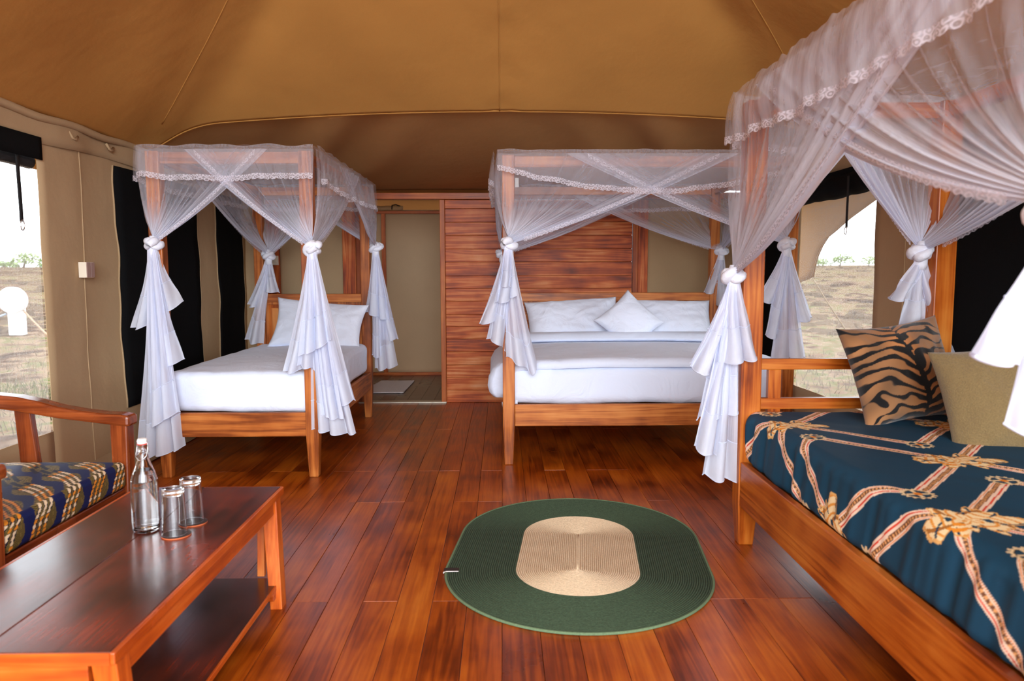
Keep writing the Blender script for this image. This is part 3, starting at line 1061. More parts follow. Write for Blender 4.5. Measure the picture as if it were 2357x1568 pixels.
def frame_parts(t, kind, x0, x1, y0, y1, top, zr0, zr1, w=0.08):
    """four posts, top rails, bed rails between outer faces x0..x1, y0..y1"""
    a = w / 2
    for px, py in ((x0 + a, y0 + a), (x1 - a, y0 + a), (x0 + a, y1 - a), (x1 - a, y1 - a)):
        post(px, py, top, zr0, w).build('post', wood(kind, 'z'), t, bevel=0.005)
    for py in (y0 + a, y1 - a):
        G().box(x0 + w, x1 - w, py - 0.02, py + 0.02, top - 0.075, top - 0.005).build('top_rail', wood(kind, 'x'), t, bevel=0.004)
    for px in (x0 + a, x1 - a):
        G().box(px - 0.02, px + 0.02, y0 + w, y1 - w, top - 0.075, top - 0.005).build('top_rail', wood(kind, 'y'), t, bevel=0.004)
    for px, nm in ((x0 + 0.022, 'side_rail'), (x1 - 0.022, 'side_rail')):
        G().box(px - 0.016, px + 0.016, y0 + w, y1 - w, zr0, zr1).build(nm, wood(kind, 'y'), t, bevel=0.004)
    G().box(x0 + w, x1 - w, y0 + 0.02, y0 + 0.055, zr0, zr1).build('foot_rail', wood(kind, 'x'), t, bevel=0.004)
    G().box(x0 + w, x1 - w, y1 - 0.055, y1 - 0.02, zr0, zr1).build('head_rail', wood(kind, 'x'), t, bevel=0.004)
    G().box(x0 + 0.04, x1 - 0.04, y0 + 0.06, y1 - 0.06, zr1 - 0.045, zr1 - 0.02).build('slat_base', wood(kind, 'x'), t)


# ---- left bed
LX0, LX1, LY0, LY1 = -2.165, -1.16, 4.585, 6.575
bed = thing('four_poster_bed', ((LX0 + LX1) / 2, (LY0 + LY1) / 2, 0), 'narrow wooden four-poster bed against the black mesh of the left canvas wall', 'bed')
frame_parts(bed, 'bed', LX0, LX1, LY0, LY1, 2.03, 0.26, 0.412)
hb = G()
hb.box(LX0 + 0.08, LX1 - 0.08, LY1 - 0.06, LY1 - 0.03, 0.42, 1.1)
hb = hb.build('headboard', wood('bed', 'z'), bed, bevel=0.003)
G().box(LX0 + 0.08, LX1 - 0.08, LY1 - 0.075, LY1 - 0.02, 1.03, 1.102).build('headboard_rail', wood('bed', 'x'), hb, bevel=0.004)
for k in range(4):
    xc = LX0 + 0.08 + (LX1 - LX0 - 0.16) * (k + 0.5) / 4
    G().box(xc - 0.075, xc + 0.075, LY1 - 0.068, LY1 - 0.058, 0.5, 1.01).build('raised_panel', wood('daybed', 'z'), hb, bevel=0.004)
    G().box(xc - 0.05, xc + 0.05, LY1 - 0.078, LY1 - 0.066, 0.53, 0.98).build('raised_panel', wood('bed', 'z'), hb, bevel=0.006)

mt = thing('mattress', ((LX0 + LX1) / 2, (LY0 + LY1) / 2, 0.41), 'mattress under a tight white sheet on the narrow bed by the left wall', 'mattress')
g = rbox(((LX0 + LX1) / 2, 5.56, 0.538), (0.955, 1.86, 0.262), 0.06, (34, 60, 12), 0.010, 3.0, 4, crown=0.008)
g.build('sheet', M_SHEET, mt, smooth=True)

pg, _ = cushion(0.80, 0.46, 0.17, 40, 0.10, 2, 0.010)
place(pg, (-1.58, 6.35, 0.835), (-26, 5.5, 0))
o = pg.build('pillow', M_PILLOW, None, smooth=True)
tag(o, 'single white pillow propped on the headboard of the narrow left bed', 'pillow')

# ---- big bed
BX0, BX1, BY0, BY1 = 0.0, 1.94, 4.855, 6.69
bed2 = thing('four_poster_bed', ((BX0 + BX1) / 2, (BY0 + BY1) / 2, 0), 'wide wooden four-poster bed in front of the plank wall', 'bed')
frame_parts(bed2, 'bed', BX0, BX1, BY0, BY1, 2.045, 0.262, 0.408)
hb = G().box(BX0 + 0.08, BX1 - 0.08, BY1 - 0.06, BY1 - 0.03, 0.42, 1.10).build('headboard', wood('bed', 'z'), bed2, bevel=0.003)
G().box(BX0 + 0.08, BX1 - 0.08, BY1 - 0.078, BY1 - 0.02, 1.028, 1.102).build('headboard_rail', wood('bed', 'x'), hb, bevel=0.004)
for k in range(7):
    xc = BX0 + 0.10 + (BX1 - BX0 - 0.2) * (k + 0.5) / 7
    for zc in (0.955, 0.8, 0.645):
        for r_, d_ in ((0.058, 0.008), (0.036, 0.015), (0.015, 0.021)):
            gg = G()
            if r_ > 0.02:
                q = r_ - 0.014
                gg.box(xc - r_, xc + r_, BY1 - 0.06 - d_, BY1 - 0.058, zc + q, zc + r_)
                gg.box(xc - r_, xc + r_, BY1 - 0.06 - d_, BY1 - 0.058, zc - r_, zc - q)
                gg.box(xc - r_, xc - q, BY1 - 0.06 - d_, BY1 - 0.058, zc - q, zc + q)
                gg.box(xc + q, xc + r_, BY1 - 0.06 - d_, BY1 - 0.058, zc - q, zc + q)
            else:
                gg.box(xc - r_, xc + r_, BY1 - 0.06 - d_, BY1 - 0.058, zc - r_, zc + r_)
            if zc > 0.9 or xc < 0.3:
                gg.build('carved_square', wood('daybed', 'x'), hb, bevel=0.002)
for xx in (BX0 + 0.083, BX1 - 0.108):
    g = G().box(xx, xx + 0.025, BY0 + 0.012, BY0 + 0.016, 1.84, 1.90)
    g.box(xx, xx + 0.003, BY0 + 0.012, BY0 + 0.06, 1.84, 1.90)
    g.build('bracket', M_WHITEMETAL, bed2, bevel=0.001, label='small white metal corner bracket')

mt = thing('mattress', ((BX0 + BX1) / 2, (BY0 + BY1) / 2, 0.40), 'wide mattress under white bedding on the bed by the plank wall', 'mattress')
g = rbox(((BX0 + BX1) / 2, 5.77, 0.525), (BX1 - BX0 - 0.03, 1.72, 0.25), 0.07, (50, 50, 12), 0.008, 3.0, 9, crown=0.01)
g.build('sheet', M_SHEET, mt, smooth=True)
dv = thing('duvet', ((BX0 + BX1) / 2, 5.4, 0.66), 'white duvet hanging over the left side of the wide bed, folded back below the pillows', 'duvet')
# duvet: section across the bed, bulging over both sides
rows_ = []
NY = 60
for j in range(NY + 1):
    y = lerp(4.925, 6.18, j / NY)
    f_ = j / NY
    row = []
    prof = [(-0.052, 0.43), (-0.075, 0.46), (-0.085, 0.50), (-0.08, 0.56), (-0.055, 0.615), (-0.01, 0.655), (0.06, 0.675)]
    prof += [(x, 0.682 + 0.02 * math.sin(math.pi * (x - 0.06) / 1.82)) for x in np.linspace(0.14, 1.80, 36)]
    prof += [(1.88, 0.675), (1.95, 0.655), (1.995, 0.615), (2.02, 0.56), (2.025, 0.5), (2.015, 0.46), (1.99, 0.43)]
    for (x, z) in prof:
        edge_ = min(1.0, (y - 4.925) / 0.06)
        dz = -0.05 * (1 - math.sqrt(max(0, 1 - (1 - edge_) ** 2)))
        side = 0.6 if (x < 0.0 or x > 1.94) else 1.0
        w_ = 0.007 * nz(x * 2.2, y * 2.6, 3) + 0.005 * nz(x * 6, y * 2, 5)
        xx = x
        if x < 0.02:
            xx = lerp(0.06, x, min(1.0, 0.25 + 0.9 * f_ * 6)) + 0.02 * nz(y * 3, z * 4, 2)
        if x > 1.92:
            xx = lerp(1.9, x, min(1.0, 0.25 + 0.9 * f_ * 6)) + 0.012 * nz(y * 3, z * 4, 2)
        if f_ < 0.1 and (x < 0.1 or x > 1.86):
            xx = max(0.09, min(1.85, xx))
        row.append((xx, y, z + dz + w_ + 0.012 * f_))
    rows_.append(row)
g = G().grid(rows_)
g.build('cover', M_SHEET, dv, smooth=True, solid=0.02)
rows_ = []
for j in range(19):
    a = j / 18
    y = 6.02 - 0.0 * a
    row = []
    for x in np.linspace(0.08, 1.86, 50):
        ang = math.pi * a
        yy = 5.98 + 0.30 * a - 0.05 * math.sin(ang) * (a < 0.5)
        zz = 0.722 + 0.055 * math.sin(min(1, a * 2.2) * math.pi / 2) - 0.02 * a + 0.012 * math.sin(math.pi * x / 1.94) + 0.006 * nz(x * 2, yy * 4, 7)
        row.append((x, yy, zz))
    rows_.append(row)
G().grid(rows_).build('turned_down_edge', M_SHEET, dv, smooth=True, solid=0.03)

pg, _ = cushion(0.82, 0.43, 0.20, 40, 0.06, 5, 0.010, flange=0.03)
place(pg, (0.615, 6.43, 0.865), (-34, -4, 0))
tag(pg.build('pillow', M_PILLOW, None, smooth=True), 'white pillow on the left half of the wide bed, its right end propped up', 'pillow', 'pillows on the wide bed')
pg, _ = cushion(0.78, 0.43, 0.19, 40, 0.06, 8, 0.010, flange=0.03)
place(pg, (1.445, 6.43, 0.86), (-34, 1, 0))
tag(pg.build('pillow', M_PILLOW, None, smooth=True), 'white pillow on the right half of the wide bed, partly behind the diamond cushion', 'pillow', 'pillows on the wide bed')
pg, _ = cushion(0.42, 0.42, 0.17, 36, 0.10, 11, 0.004)
place(pg, (1.06, 6.17, 0.875), (-28, 47, 0))
tag(pg.build('cushion', M_PILLOW, None, smooth=True), 'small white square cushion standing on its corner between two pillows', 'cushion')

# ---- daybed on the right
DX0, DX1, DY0, DY1 = 1.105, 2.08, 1.31, 3.47
bed3 = thing('canopy_daybed', ((DX0 + DX1) / 2, (DY0 + DY1) / 2, 0), 'red-brown wooden canopy daybed with low end rails along the right wall', 'daybed')
frame_parts(bed3, 'daybed', DX0, DX1, DY0, DY1, 2.06, 0.195, 0.405, w=0.095)
for z0_, z1_ in ((0.838, 0.888), (0.652, 0.703)):
    G().box(DX0 + 0.095, DX1 - 0.095, DY1 - 0.075, DY1 - 0.035, z0_, z1_).build('end_rail', wood('daybed', 'x'), bed3, bevel=0.004)
    G().box(DX1 - 0.07, DX1 - 0.03, DY0 + 0.095, DY1 - 0.095, z0_, z1_).build('back_rail', wood('daybed', 'y'), bed3, bevel=0.004)
G().box(DX0 + 0.135, DX0 + 0.195, DY1 - 0.072, DY1 - 0.038, 0.405, 0.838).build('end_slat', wood('daybed', 'z'), bed3, bevel=0.004)
G().box(DX1 - 0.21, DX1 - 0.15, DY1 - 0.072, DY1 - 0.038, 0.405, 0.838).build('end_slat', wood('daybed', 'z'), bed3, bevel=0.004)
for yy in (1.9, 2.4, 2.9):
    G().box(DX1 - 0.067, DX1 - 0.033, yy, yy + 0.06, 0.405, 0.838).build('back_slat', wood('daybed', 'z'), bed3, bevel=0.004)

# printed cover: teal cloth with ribbon bands linking gold scroll ornaments and rosettes
TEAL = np.array([0.07, 0.24, 0.33])


def print_cover(u, v):
    c = np.tile(TEAL, (len(u), 1)) * (1 + 0.04 * np.sin(u * 900)[:, None] * np.sin(v * 900)[:, None])
    SX, PY = 0.345, 1.205
    orn = []
    for i in range(-2, 4):
        for j in range(-2, 3):
            orn.append((1.22 + SX * i, 3.075 - 0.6025 * (i % 2) + PY * j))
    R = 0.235

    def band(a, b):
        d = np.array(b) - np.array(a)
        ln = np.hypot(*d)
        d = d / ln
        s = (u - a[0]) * d[0] + (v - a[1]) * d[1]
        t = (u - a[0]) * -d[1] + (v - a[1]) * d[0]
        inside = (s > 0.03) & (s < ln - 0.02)
        w = np.abs(t)
        k = inside & (w < 0.0235)
        c[k] = [0.95, 0.84, 0.74]
        k = inside & (t > -0.0165) & (t < -0.0115)
        c[k] = [0.86, 0.26, 0.15]
        k = inside & (t > -0.002) & (t < 0.0125)
        c[k] = [0.46, 0.29, 0.19]
        k = inside & (t > 0.0) & (t < 0.0105) & (np.sin(s * 2 * np.pi / 0.016) > 0.0)
        c[k] = [0.90, 0.66, 0.42]
        k = inside & (t > 0.0165) & (t < 0.0195)
        c[k] = [0.93, 0.56, 0.28]

    for (x, y) in orn:
        for sx in (-1, 1):
            for sy in (-1, 1):
                nx, ny = x + sx * SX, y + sy * 0.6025
                band((x, y), (nx, ny - sy * R))
    for (x, y) in orn:
        for sy in (-1, 1):
            du, dv = u - x, v - (y + sy * R)
            r = np.hypot(du, dv)
            th = np.arctan2(dv, du)
            k = r < 0.046 + 0.005 * np.cos(th * 14)
            c[k] = [0.90, 0.80, 0.62]
            k = r < 0.036
            c[k] = [0.25, 0.17, 0.10]
            k = r < 0.033
            c[k] = TEAL
            k = (r < 0.033) & ((np.abs(du) < 0.006) | (np.abs(dv) < 0.006))
            c[k] = [0.90, 0.80, 0.62]
            k = r < 0.013
            c[k] = [0.85, 0.50, 0.14]
    for (x, y) in orn:
        du, dv = (u - x), (v - y) * 0.92
        r = np.hypot(du, dv)
        th = np.arctan2(dv, du)
        lobes = 0.108 + 0.036 * np.cos(2 * th) + 0.020 * np.cos(6 * th + 0.6) + 0.011 * np.cos(11 * th + 1.1) + 0.007 * np.sin(19 * th)
        k = r < lobes * 0.93
        sw = np.sin(r * 190 + 3.2 * np.sin(3 * th) + th * 2)
        sh = np.sin(5 * th + r * 46)
        col = np.where(sw[:, None] > 0.62, [0.90, 0.60, 0.24], [0.96, 0.86, 0.66])
        col = np.where(((sh > 0.9) & (r > 0.03))[:, None], [0.66, 0.42, 0.18], col)
        col = np.where((((r > 0.040) & (r < 0.058) & (np.cos(4 * th + 0.8) > 0.62)) | ((r > 0.07) & (np.cos(9 * th - r * 30) > 0.93)))[:, None], TEAL, col)
        col = np.where(((r > lobes * 0.87))[:, None], [0.90, 0.70, 0.42], col)
        bl = np.hypot(du + 0.06, dv + 0.04) < 0.03 + 0.008 * np.sin(7 * th)
        col = np.where(bl[:, None] & (sw[:, None] > -0.3), [0.93, 0.58, 0.17], col)
        c[k] = col[k]
    return c


cv = thing('daybed_mattress', ((DX0 + DX1) / 2, (DY0 + DY1) / 2, 0.385), 'daybed mattress in a teal cover printed with gold scrolls and ribbon bands', 'mattress')
cx0, cx1, cy0, cy1, cz1 = 1.135, 2.045, 1.37, 3.405, 0.645
cc = ((cx0 + cx1) / 2, (cy0 + cy1) / 2, 0.39 + (cz1 - 0.39) / 2)
g = rbox(cc, (cx1 - cx0, cy1 - cy0, cz1 - 0.39), 0.05, (240, 480, 66), 0.0, skip_bottom=True)
P = np.array(g.v)
lx = np.clip(P[:, 0], cx0 + 0.05, cx1 - 0.05)
ly = np.clip(P[:, 1], cy0 + 0.05, cy1 - 0.05)
nx_, ny_ = P[:, 0] - lx, P[:, 1] - ly
onx = np.abs(nx_) >= np.abs(ny_)
drop = cz1 - P[:, 2]
u = np.where(onx, P[:, 0] + np.sign(nx_) * drop, P[:, 0])
v = np.where(~onx, P[:, 1] + np.sign(ny_) * drop, P[:, 1])
g.col = print_cover(u, v)
# soft vertical wrinkles pulled down along the front side
front = np.clip((cx0 + 0.06 - P[:, 0]) / 0.06, 0, 1) * np.clip(drop / 0.06, 0, 1)
wr = np.array([0.014 * nz(y * 8 + 2.5 * z, z * 1.5, 4) + 0.012 * nz(y * 19 + 5 * z, z * 2, 8) for _, y, z in P])
P[:, 0] -= front * wr
topw = np.clip(1 - drop / 0.03, 0, 1)
P[:, 2] += topw * np.array([0.006 * nz(x * 3, y * 3, 2) + 0.0025 * nz(x * 9 + y * 5, y * 6, 6) for x, y, z in P])
g.v = [tuple(p) for p in P]
g.build('printed_cover', print_mat('teal_print', 0.7, 0.1, 500), cv, smooth=True)

# tiger-stripe cushion
def print_tiger(u, v):
    def nzf(a, b, s):
        return sum(np.sin(a * f + b * gq + ph) for f, gq, ph in s) / len(s)
    rs = np.random.RandomState(4)
    S = [(rs.uniform(-9, 9), rs.uniform(-9, 9), rs.uniform(0, 6)) for _ in range(7)]
    S2 = [(rs.uniform(-34, 34), rs.uniform(-34, 34), rs.uniform(0, 6)) for _ in range(8)]
    xm = u - 0.52 - 0.06 * np.sin(v * 4 + 0.6)
    a = np.abs(xm)
    side = np.where(xm > 0, 0.46, 0.0)
    ph = v * 9.5 - a * 8.5 + a * a * 12 + 1.15 * nzf(u, v, S) + 0.55 * nzf(u, v, S2) + side
    w = np.sin(2 * np.pi * ph) + 0.35 * np.sin(2 * np.pi * ph * 2 + 9 * a + 2)
    thr = 0.20 + 1.3 * nzf(u * 1.3 + side, v * 1.3, S2) + 0.6 * nzf(v, u + side, S) - 0.55 * np.exp(-(a / 0.09) ** 2)
    blk = np.clip((w - thr) * 4, 0, 1)[:, None]
    base = np.array([0.55, 0.38, 0.24]) * (1 + 0.25 * nzf(u * 2, v * 2, S))[:, None]
    base = base + np.array([0.13, 0.055, 0.0]) * np.exp(-(a / 0.16) ** 2)[:, None]
    sp = np.exp(-(xm / 0.024) ** 2) * (np.sin(v * 21 + 4 * np.sin(v * 9)) > -0.3) > 0.3
    blk = np.maximum(blk, sp[:, None] * 1.0)
    return base * (1 - blk) + np.array([0.06, 0.048, 0.045]) * blk


pg, uv = cushion(0.49, 0.46, 0.17, 150, 0.10, 3, 0.004, plump=0.5)
uv = np.array(uv)
pg.col = print_tiger(uv[:, 0], uv[:, 1])
place(pg, (1.755, 3.20, 0.855), (-22, -7, 6))
tc_ = thing('tiger_cushion', (1.755, 3.2, 0.64), 'brown cushion with black tiger stripes leaning at the far end of the daybed', 'cushion')
pg.build('cover', print_mat('tiger_print', 0.9, 0.4, 700, 0.3), tc_, smooth=True)
pg, _ = cushion(0.42, 0.44, 0.17, 44, 0.07, 6, 0.008, plump=0.5)
place(pg, (1.905, 2.77, 0.80), (-24, -8, -14))
oc = thing('olive_cushion', (1.95, 2.75, 0.64), 'plain olive beige chenille cushion lying in front of the tiger-striped one', 'cushion')
pg.build('cover', M_OLIVE, oc, smooth=True)

# ---- coffee table
TX0, TX1, TY0, TY1, TZ = -1.455, -0.872, 1.592, 2.878, 0.45
tb = thing('coffee_table', ((TX0 + TX1) / 2, (TY0 + TY1) / 2, 0), 'long dark-topped wooden coffee table with orange edges and a low shelf', 'table')
xm = TX0 + (TX1 - TX0) * 0.47
for xa, xb in ((TX0 + 0.012, xm - 0.0012), (xm + 0.0012, TX1 - 0.012)):
    G().box(xa, xb, TY0 + 0.004, TY1 - 0.004, TZ - 0.026, TZ).build('top_board', wood('tabletop', 'y'), tb, bevel=0.002)
for xa, xb in ((TX0, TX0 + 0.012), (TX1 - 0.012, TX1)):
    G().box(xa, xb, TY0, TY1, TZ - 0.03, TZ - 0.0005).build('edge_strip', wood('tableleg', 'y'), tb, bevel=0.003)
for ya, yb in ((TY0, TY0 + 0.004), (TY1 - 0.004, TY1)):
    G().box(TX0 + 0.012, TX1 - 0.012, ya, yb, TZ - 0.03, TZ - 0.001).build('edge_strip', wood('tableleg', 'x'), tb)
for xa in (TX0 + 0.012, TX1 - 0.034):
    G().box(xa, xa + 0.022, TY0 + 0.07, TY1 - 0.10, TZ - 0.085, TZ - 0.03).build('apron', wood('tableleg', 'y'), tb, bevel=0.002)
for ya in (TY0 + 0.015, TY1 - 0.05):
    G().box(TX0 + 0.07, TX1 - 0.07, ya, ya + 0.022, TZ - 0.085, TZ - 0.03).build('apron', wood('tableleg', 'x'), tb, bevel=0.002)
for sx, xc in ((-1, TX0 + 0.035), (1, TX1 - 0.035)):
    for sy, yc in ((-1, TY0 + 0.045), (1, TY1 - 0.055)):
        d = 0.03 * sx
        e = -0.045 if sy > 0 else 0.02
        q = 0.029
        lo = [(xc + d - q * 0.8, yc + e - q, 0), (xc + d + q * 0.8, yc + e - q, 0), (xc + d + q * 0.8, yc + e + q, 0), (xc + d - q * 0.8, yc + e + q, 0)]
        hi = [(xc - q, yc - q, TZ - 0.03), (xc + q, yc - q, TZ - 0.03), (xc + q, yc + q, TZ - 0.03), (xc - q, yc + q, TZ - 0.03)]
        G().hexa(lo, hi).build('leg', wood('tableleg', 'z'), tb, bevel=0.003)
        # inner batten of the leg
        ib = -0.055 * sx
        yo = 0.055 * sy
        lo = [(xc + ib - 0.014, yc + yo + e * 0.6 - 0.012, 0.095), (xc + ib + 0.014, yc + yo + e * 0.6 - 0.012, 0.095), (xc + ib + 0.014, yc + yo + e * 0.6 + 0.012, 0.095), (xc + ib - 0.014, yc + yo + e * 0.6 + 0.012, 0.095)]
        hi = [(a, b - e * 0.6, TZ - 0.085) for a, b, _ in lo]
        G().hexa(lo, hi).build('leg_batten', wood('tableleg', 'z'), tb, bevel=0.002)
        G().box(xc - 0.03, xc + 0.03, yc + e * 0.8 - 0.045 * sy - 0.02, yc + e * 0.8 - 0.045 * sy + 0.02, 0.045, 0.075).build('shelf_block', wood('tableleg', 'x'), tb, bevel=0.002)
G().box(TX0 + 0.02, TX1 - 0.012, TY0 + 0.03, TY1 - 0.045, 0.076, 0.092).build('shelf', wood('tabletop', 'y'), tb, bevel=0.002)
G().box(TX1 - 0.0118, TX1 - 0.004, TY0 + 0.03, TY1 - 0.09, 0.073, 0.0925).build('shelf_edge', wood('tableleg', 'y'), tb, bevel=0.002)

# ---- bottle and glasses
def bottle(x, y, z):
    t = thing('swing_top_bottle', (x, y, z), 'clear swing-top glass bottle of water on the coffee table', 'bottle')
    out = [(0.0, 0.0), (0.034, 0.0), (0.039, 0.003), (0.0415, 0.010), (0.0425, 0.03), (0.0425, 0.150), (0.0405, 0.172), (0.034, 0.196), (0.024, 0.222), (0.0175, 0.242), (0.0145, 0.258), (0.0140, 0.266), (0.0165, 0.268), (0.0168, 0.276), (0.0150, 0.279), (0.0150, 0.288)]
    inn = [(0.0110, 0.288), (0.0108, 0.262), (0.0140, 0.242), (0.021, 0.220), (0.031, 0.194), (0.0375, 0.170), (0.0393, 0.150), (0.0393, 0.03), (0.038, 0.013), (0.034, 0.008), (0.0, 0.0075)]
    G().lathe([(r, z + h) for r, h in out + inn], x, y, 48).build('bottle_glass', M_GLASS, t, smooth=True, weld=True)
    wt = [(0.0, 0.0083), (0.0335, 0.0088), (0.0372, 0.014), (0.0386, 0.03), (0.0386, 0.150), (0.0368, 0.169), (0.0304, 0.193), (0.027, 0.204), (0.0, 0.204)]
    G().lathe([(r, z + h) for r, h in wt], x, y, 40).build('water', M_WATER, t, smooth=True, weld=True)
    G().lathe([(0.0, z + 0.292), (0.0150, z + 0.292), (0.0155, z + 0.295), (0.0150, z + 0.305), (0.012, z + 0.3085), (0.0, z + 0.309)], x, y, 28).build('stopper', M_PORC, t, smooth=True)
    G().lathe([(0.0, z + 0.2885), (0.0158, z + 0.2885), (0.0166, z + 0.290), (0.0158, z + 0.2918), (0.0, z + 0.2918)], x, y, 28).build('rubber_seal', M_RUBBER, t, smooth=True)
    g = G()
    for s in (-1, 1):
        g.tube([(x + s * 0.002, y - 0.012, z + 0.300), (x + s * 0.0165, y - 0.004, z + 0.300), (x + s * 0.0175, y, z + 0.285), (x + s * 0.0178, y - 0.004, z + 0.268), (x + s * 0.0172, y - 0.014, z + 0.252), (x + s * 0.006, y - 0.0195, z + 0.240), (x, y - 0.0195, z + 0.240)], 0.0012, 6)
        g.tube([(x + s * 0.0178, y, z + 0.272), (x + s * 0.018, y + 0.008, z + 0.262), (x + s * 0.010, y + 0.0155, z + 0.258), (x, y + 0.0175, z + 0.257)], 0.0011, 6)
    g.build('wire_bail', M_METAL, t, smooth=True)
    return t


bottle(-1.178, 2.385, TZ)


def tumbler(x, y, z, label):
    t = thing('drinking_glass', (x, y, z), label, 'glass', 'upturned glasses on the coffee table')
    # upside down: rim on the coaster, thick foot on top
    H_ = 0.150
    out = [(0.0375, 0.0), (0.0385, 0.0015), (0.0372, 0.02), (0.0335, H_ - 0.004), (0.0322, H_), (0.029, H_ + 0.0005), (0.0, H_ - 0.002)]
    inn = [(0.0, H_ - 0.024), (0.0275, H_ - 0.022), (0.0305, H_ - 0.016), (0.0352, 0.02), (0.0366, 0.0015), (0.0375, 0.0)]
    G().lathe([(r, z + h) for r, h in out + inn], x, y, 48).build('tumbler', M_GLASS, t, smooth=True, weld=True)
    return t


def coaster(x, y, z, label):
    t = thing('coaster', (x, y, z), label, 'coaster', 'round coasters on the coffee table')
    G().lathe([(0.0, z), (0.044, z), (0.045, z + 0.001), (0.045, z + 0.004)], x, y, 40).build('edge', M_COASTEDGE, t, smooth=True)
    G().lathe([(0.045, z + 0.004), (0.0445, z + 0.005), (0.0, z + 0.005)], x, y, 40).build('top', M_COASTER, t, smooth=True)


coaster(-1.058, 2.335, TZ, 'round dark coaster with orange edge under the glass nearer the bottle')
coaster(-1.052, 2.452, TZ, 'round dark coaster with orange edge under the glass farther back')
tumbler(-1.064, 2.337, TZ + 0.005, 'upturned glass nearest the bottle, in front of the other glass')
tumbler(-1.058, 2.455, TZ + 0.005, 'upturned glass standing behind and right of the nearer one')

# ---- armchair at the left edge
CX0, CX1, CY0, CY1 = -2.42, -1.675, 2.375, 3.335       # back .. front along x, near .. far along y
ch = thing('armchair', ((CX0 + CX1) / 2, (CY0 + CY1) / 2, 0), 'wooden armchair with curved arms by the left window, cut off by the frame', 'chair')
for yc in (CY0 + 0.035, CY1 - 0.035):
    q = 0.034
    G().hexa([(CX1 - 0.075, yc - q, 0), (CX1 - 0.015, yc - q, 0), (CX1 - 0.015, yc + q, 0), (CX1 - 0.075, yc + q, 0)],
             [(CX1 - 0.08, yc - q, 0.63), (CX1 - 0.004, yc - q, 0.63), (CX1 - 0.004, yc + q, 0.63), (CX1 - 0.08, yc + q, 0.63)]).build('leg', wood('chair', 'z'), ch, bevel=0.006)
    G().hexa([(CX0 - 0.02, yc - q, 0), (CX0 + 0.04, yc - q, 0), (CX0 + 0.04, yc + q, 0), (CX0 - 0.02, yc + q, 0)],
             [(CX0 - 0.05, yc - q, 0.98), (CX0 + 0.01, yc - q, 0.98), (CX0 + 0.01, yc + q, 0.98), (CX0 - 0.05, yc + q, 0.98)]).build('leg', wood('chair', 'z'), ch, bevel=0.006)
    # curved arm: low flat hand end, rising and thickening to the back
    ctr = [(-1.665, 0.634, 0.034), (-1.70, 0.640, 0.037), (-1.78, 0.647, 0.034), (-1.88, 0.660, 0.034), (-1.98, 0.676, 0.038), (-2.07, 0.697, 0.045), (-2.16, 0.715, 0.047), (-2.26, 0.727, 0.045), (-2.36, 0.738, 0.043), (-2.44, 0.745, 0.04)]
    rows_ = []
    for x, z, hh in ctr:
        w_ = 0.042 if x < -1.70 else 0.045
        rows_.append([(x, yc - w_, z - hh * 0.7), (x, yc + w_, z - hh * 0.7), (x, yc + w_, z + hh * 0.7), (x, yc - w_, z + hh * 0.7)])
    g = G().grid(rows_, closed=True)
    g.f.append((0, 1, 2, 3))
    n_ = len(rows_) * 4
    g.f.append((n_ - 1, n_ - 2, n_ - 3, n_ - 4))
    g.build('arm', wood('chair', 'x'), ch, bevel=0.012)
    G().hexa([(-2.165, yc - 0.018, 0.34), (-2.085, yc - 0.018, 0.34), (-2.085, yc + 0.018, 0.34), (-2.165, yc + 0.018, 0.34)],
             [(-2.185, yc - 0.018, 0.69), (-2.115, yc - 0.018, 0.69), (-2.115, yc + 0.018, 0.69), (-2.185, yc + 0.018, 0.69)]).build('arm_slat', wood('chair', 'z'), ch, bevel=0.004)
    G().box(CX0 + 0.03, CX1 - 0.07, yc - 0.018, yc + 0.018, 0.27, 0.335).build('seat_rail', wood('chair', 'x'), ch, bevel=0.004)
G().box(CX1 - 0.06, CX1 - 0.022, CY0 + 0.07, CY1 - 0.07, 0.262, 0.335).build('seat_rail', wood('chair', 'y'), ch, bevel=0.004)
G().box(CX1 - 0.05, CX1 - 0.03, CY0 + 0.07, CY1 - 0.07, 0.10, 0.14).build('stretcher', wood('chair', 'y'), ch, bevel=0.004)
for k in range(6):
    yy = CY0 + 0.1 + k * 0.14
    G().box(CX1 - 0.047, CX1 - 0.033, yy, yy + 0.05, 0.14, 0.262).build('front_slat', wood('chair', 'z'), ch, bevel=0.003)
G().box(CX0 - 0.01, CX1 - 0.06, CY0 + 0.075, CY1 - 0.075, 0.315, 0.335).build('seat_board', wood('chair', 'y'), ch)
for z0_ in (0.5, 0.88):
    G().box(CX0 - 0.045, CX0 - 0.01, CY0 + 0.07, CY1 - 0.07, z0_, z0_ + 0.07).build('back_rail', wood('chair', 'y'), ch, bevel=0.004)


sx0, sx1, sy0, sy1 = CX0 + 0.02, CX1 - 0.012, CY0 + 0.072, CY1 - 0.072


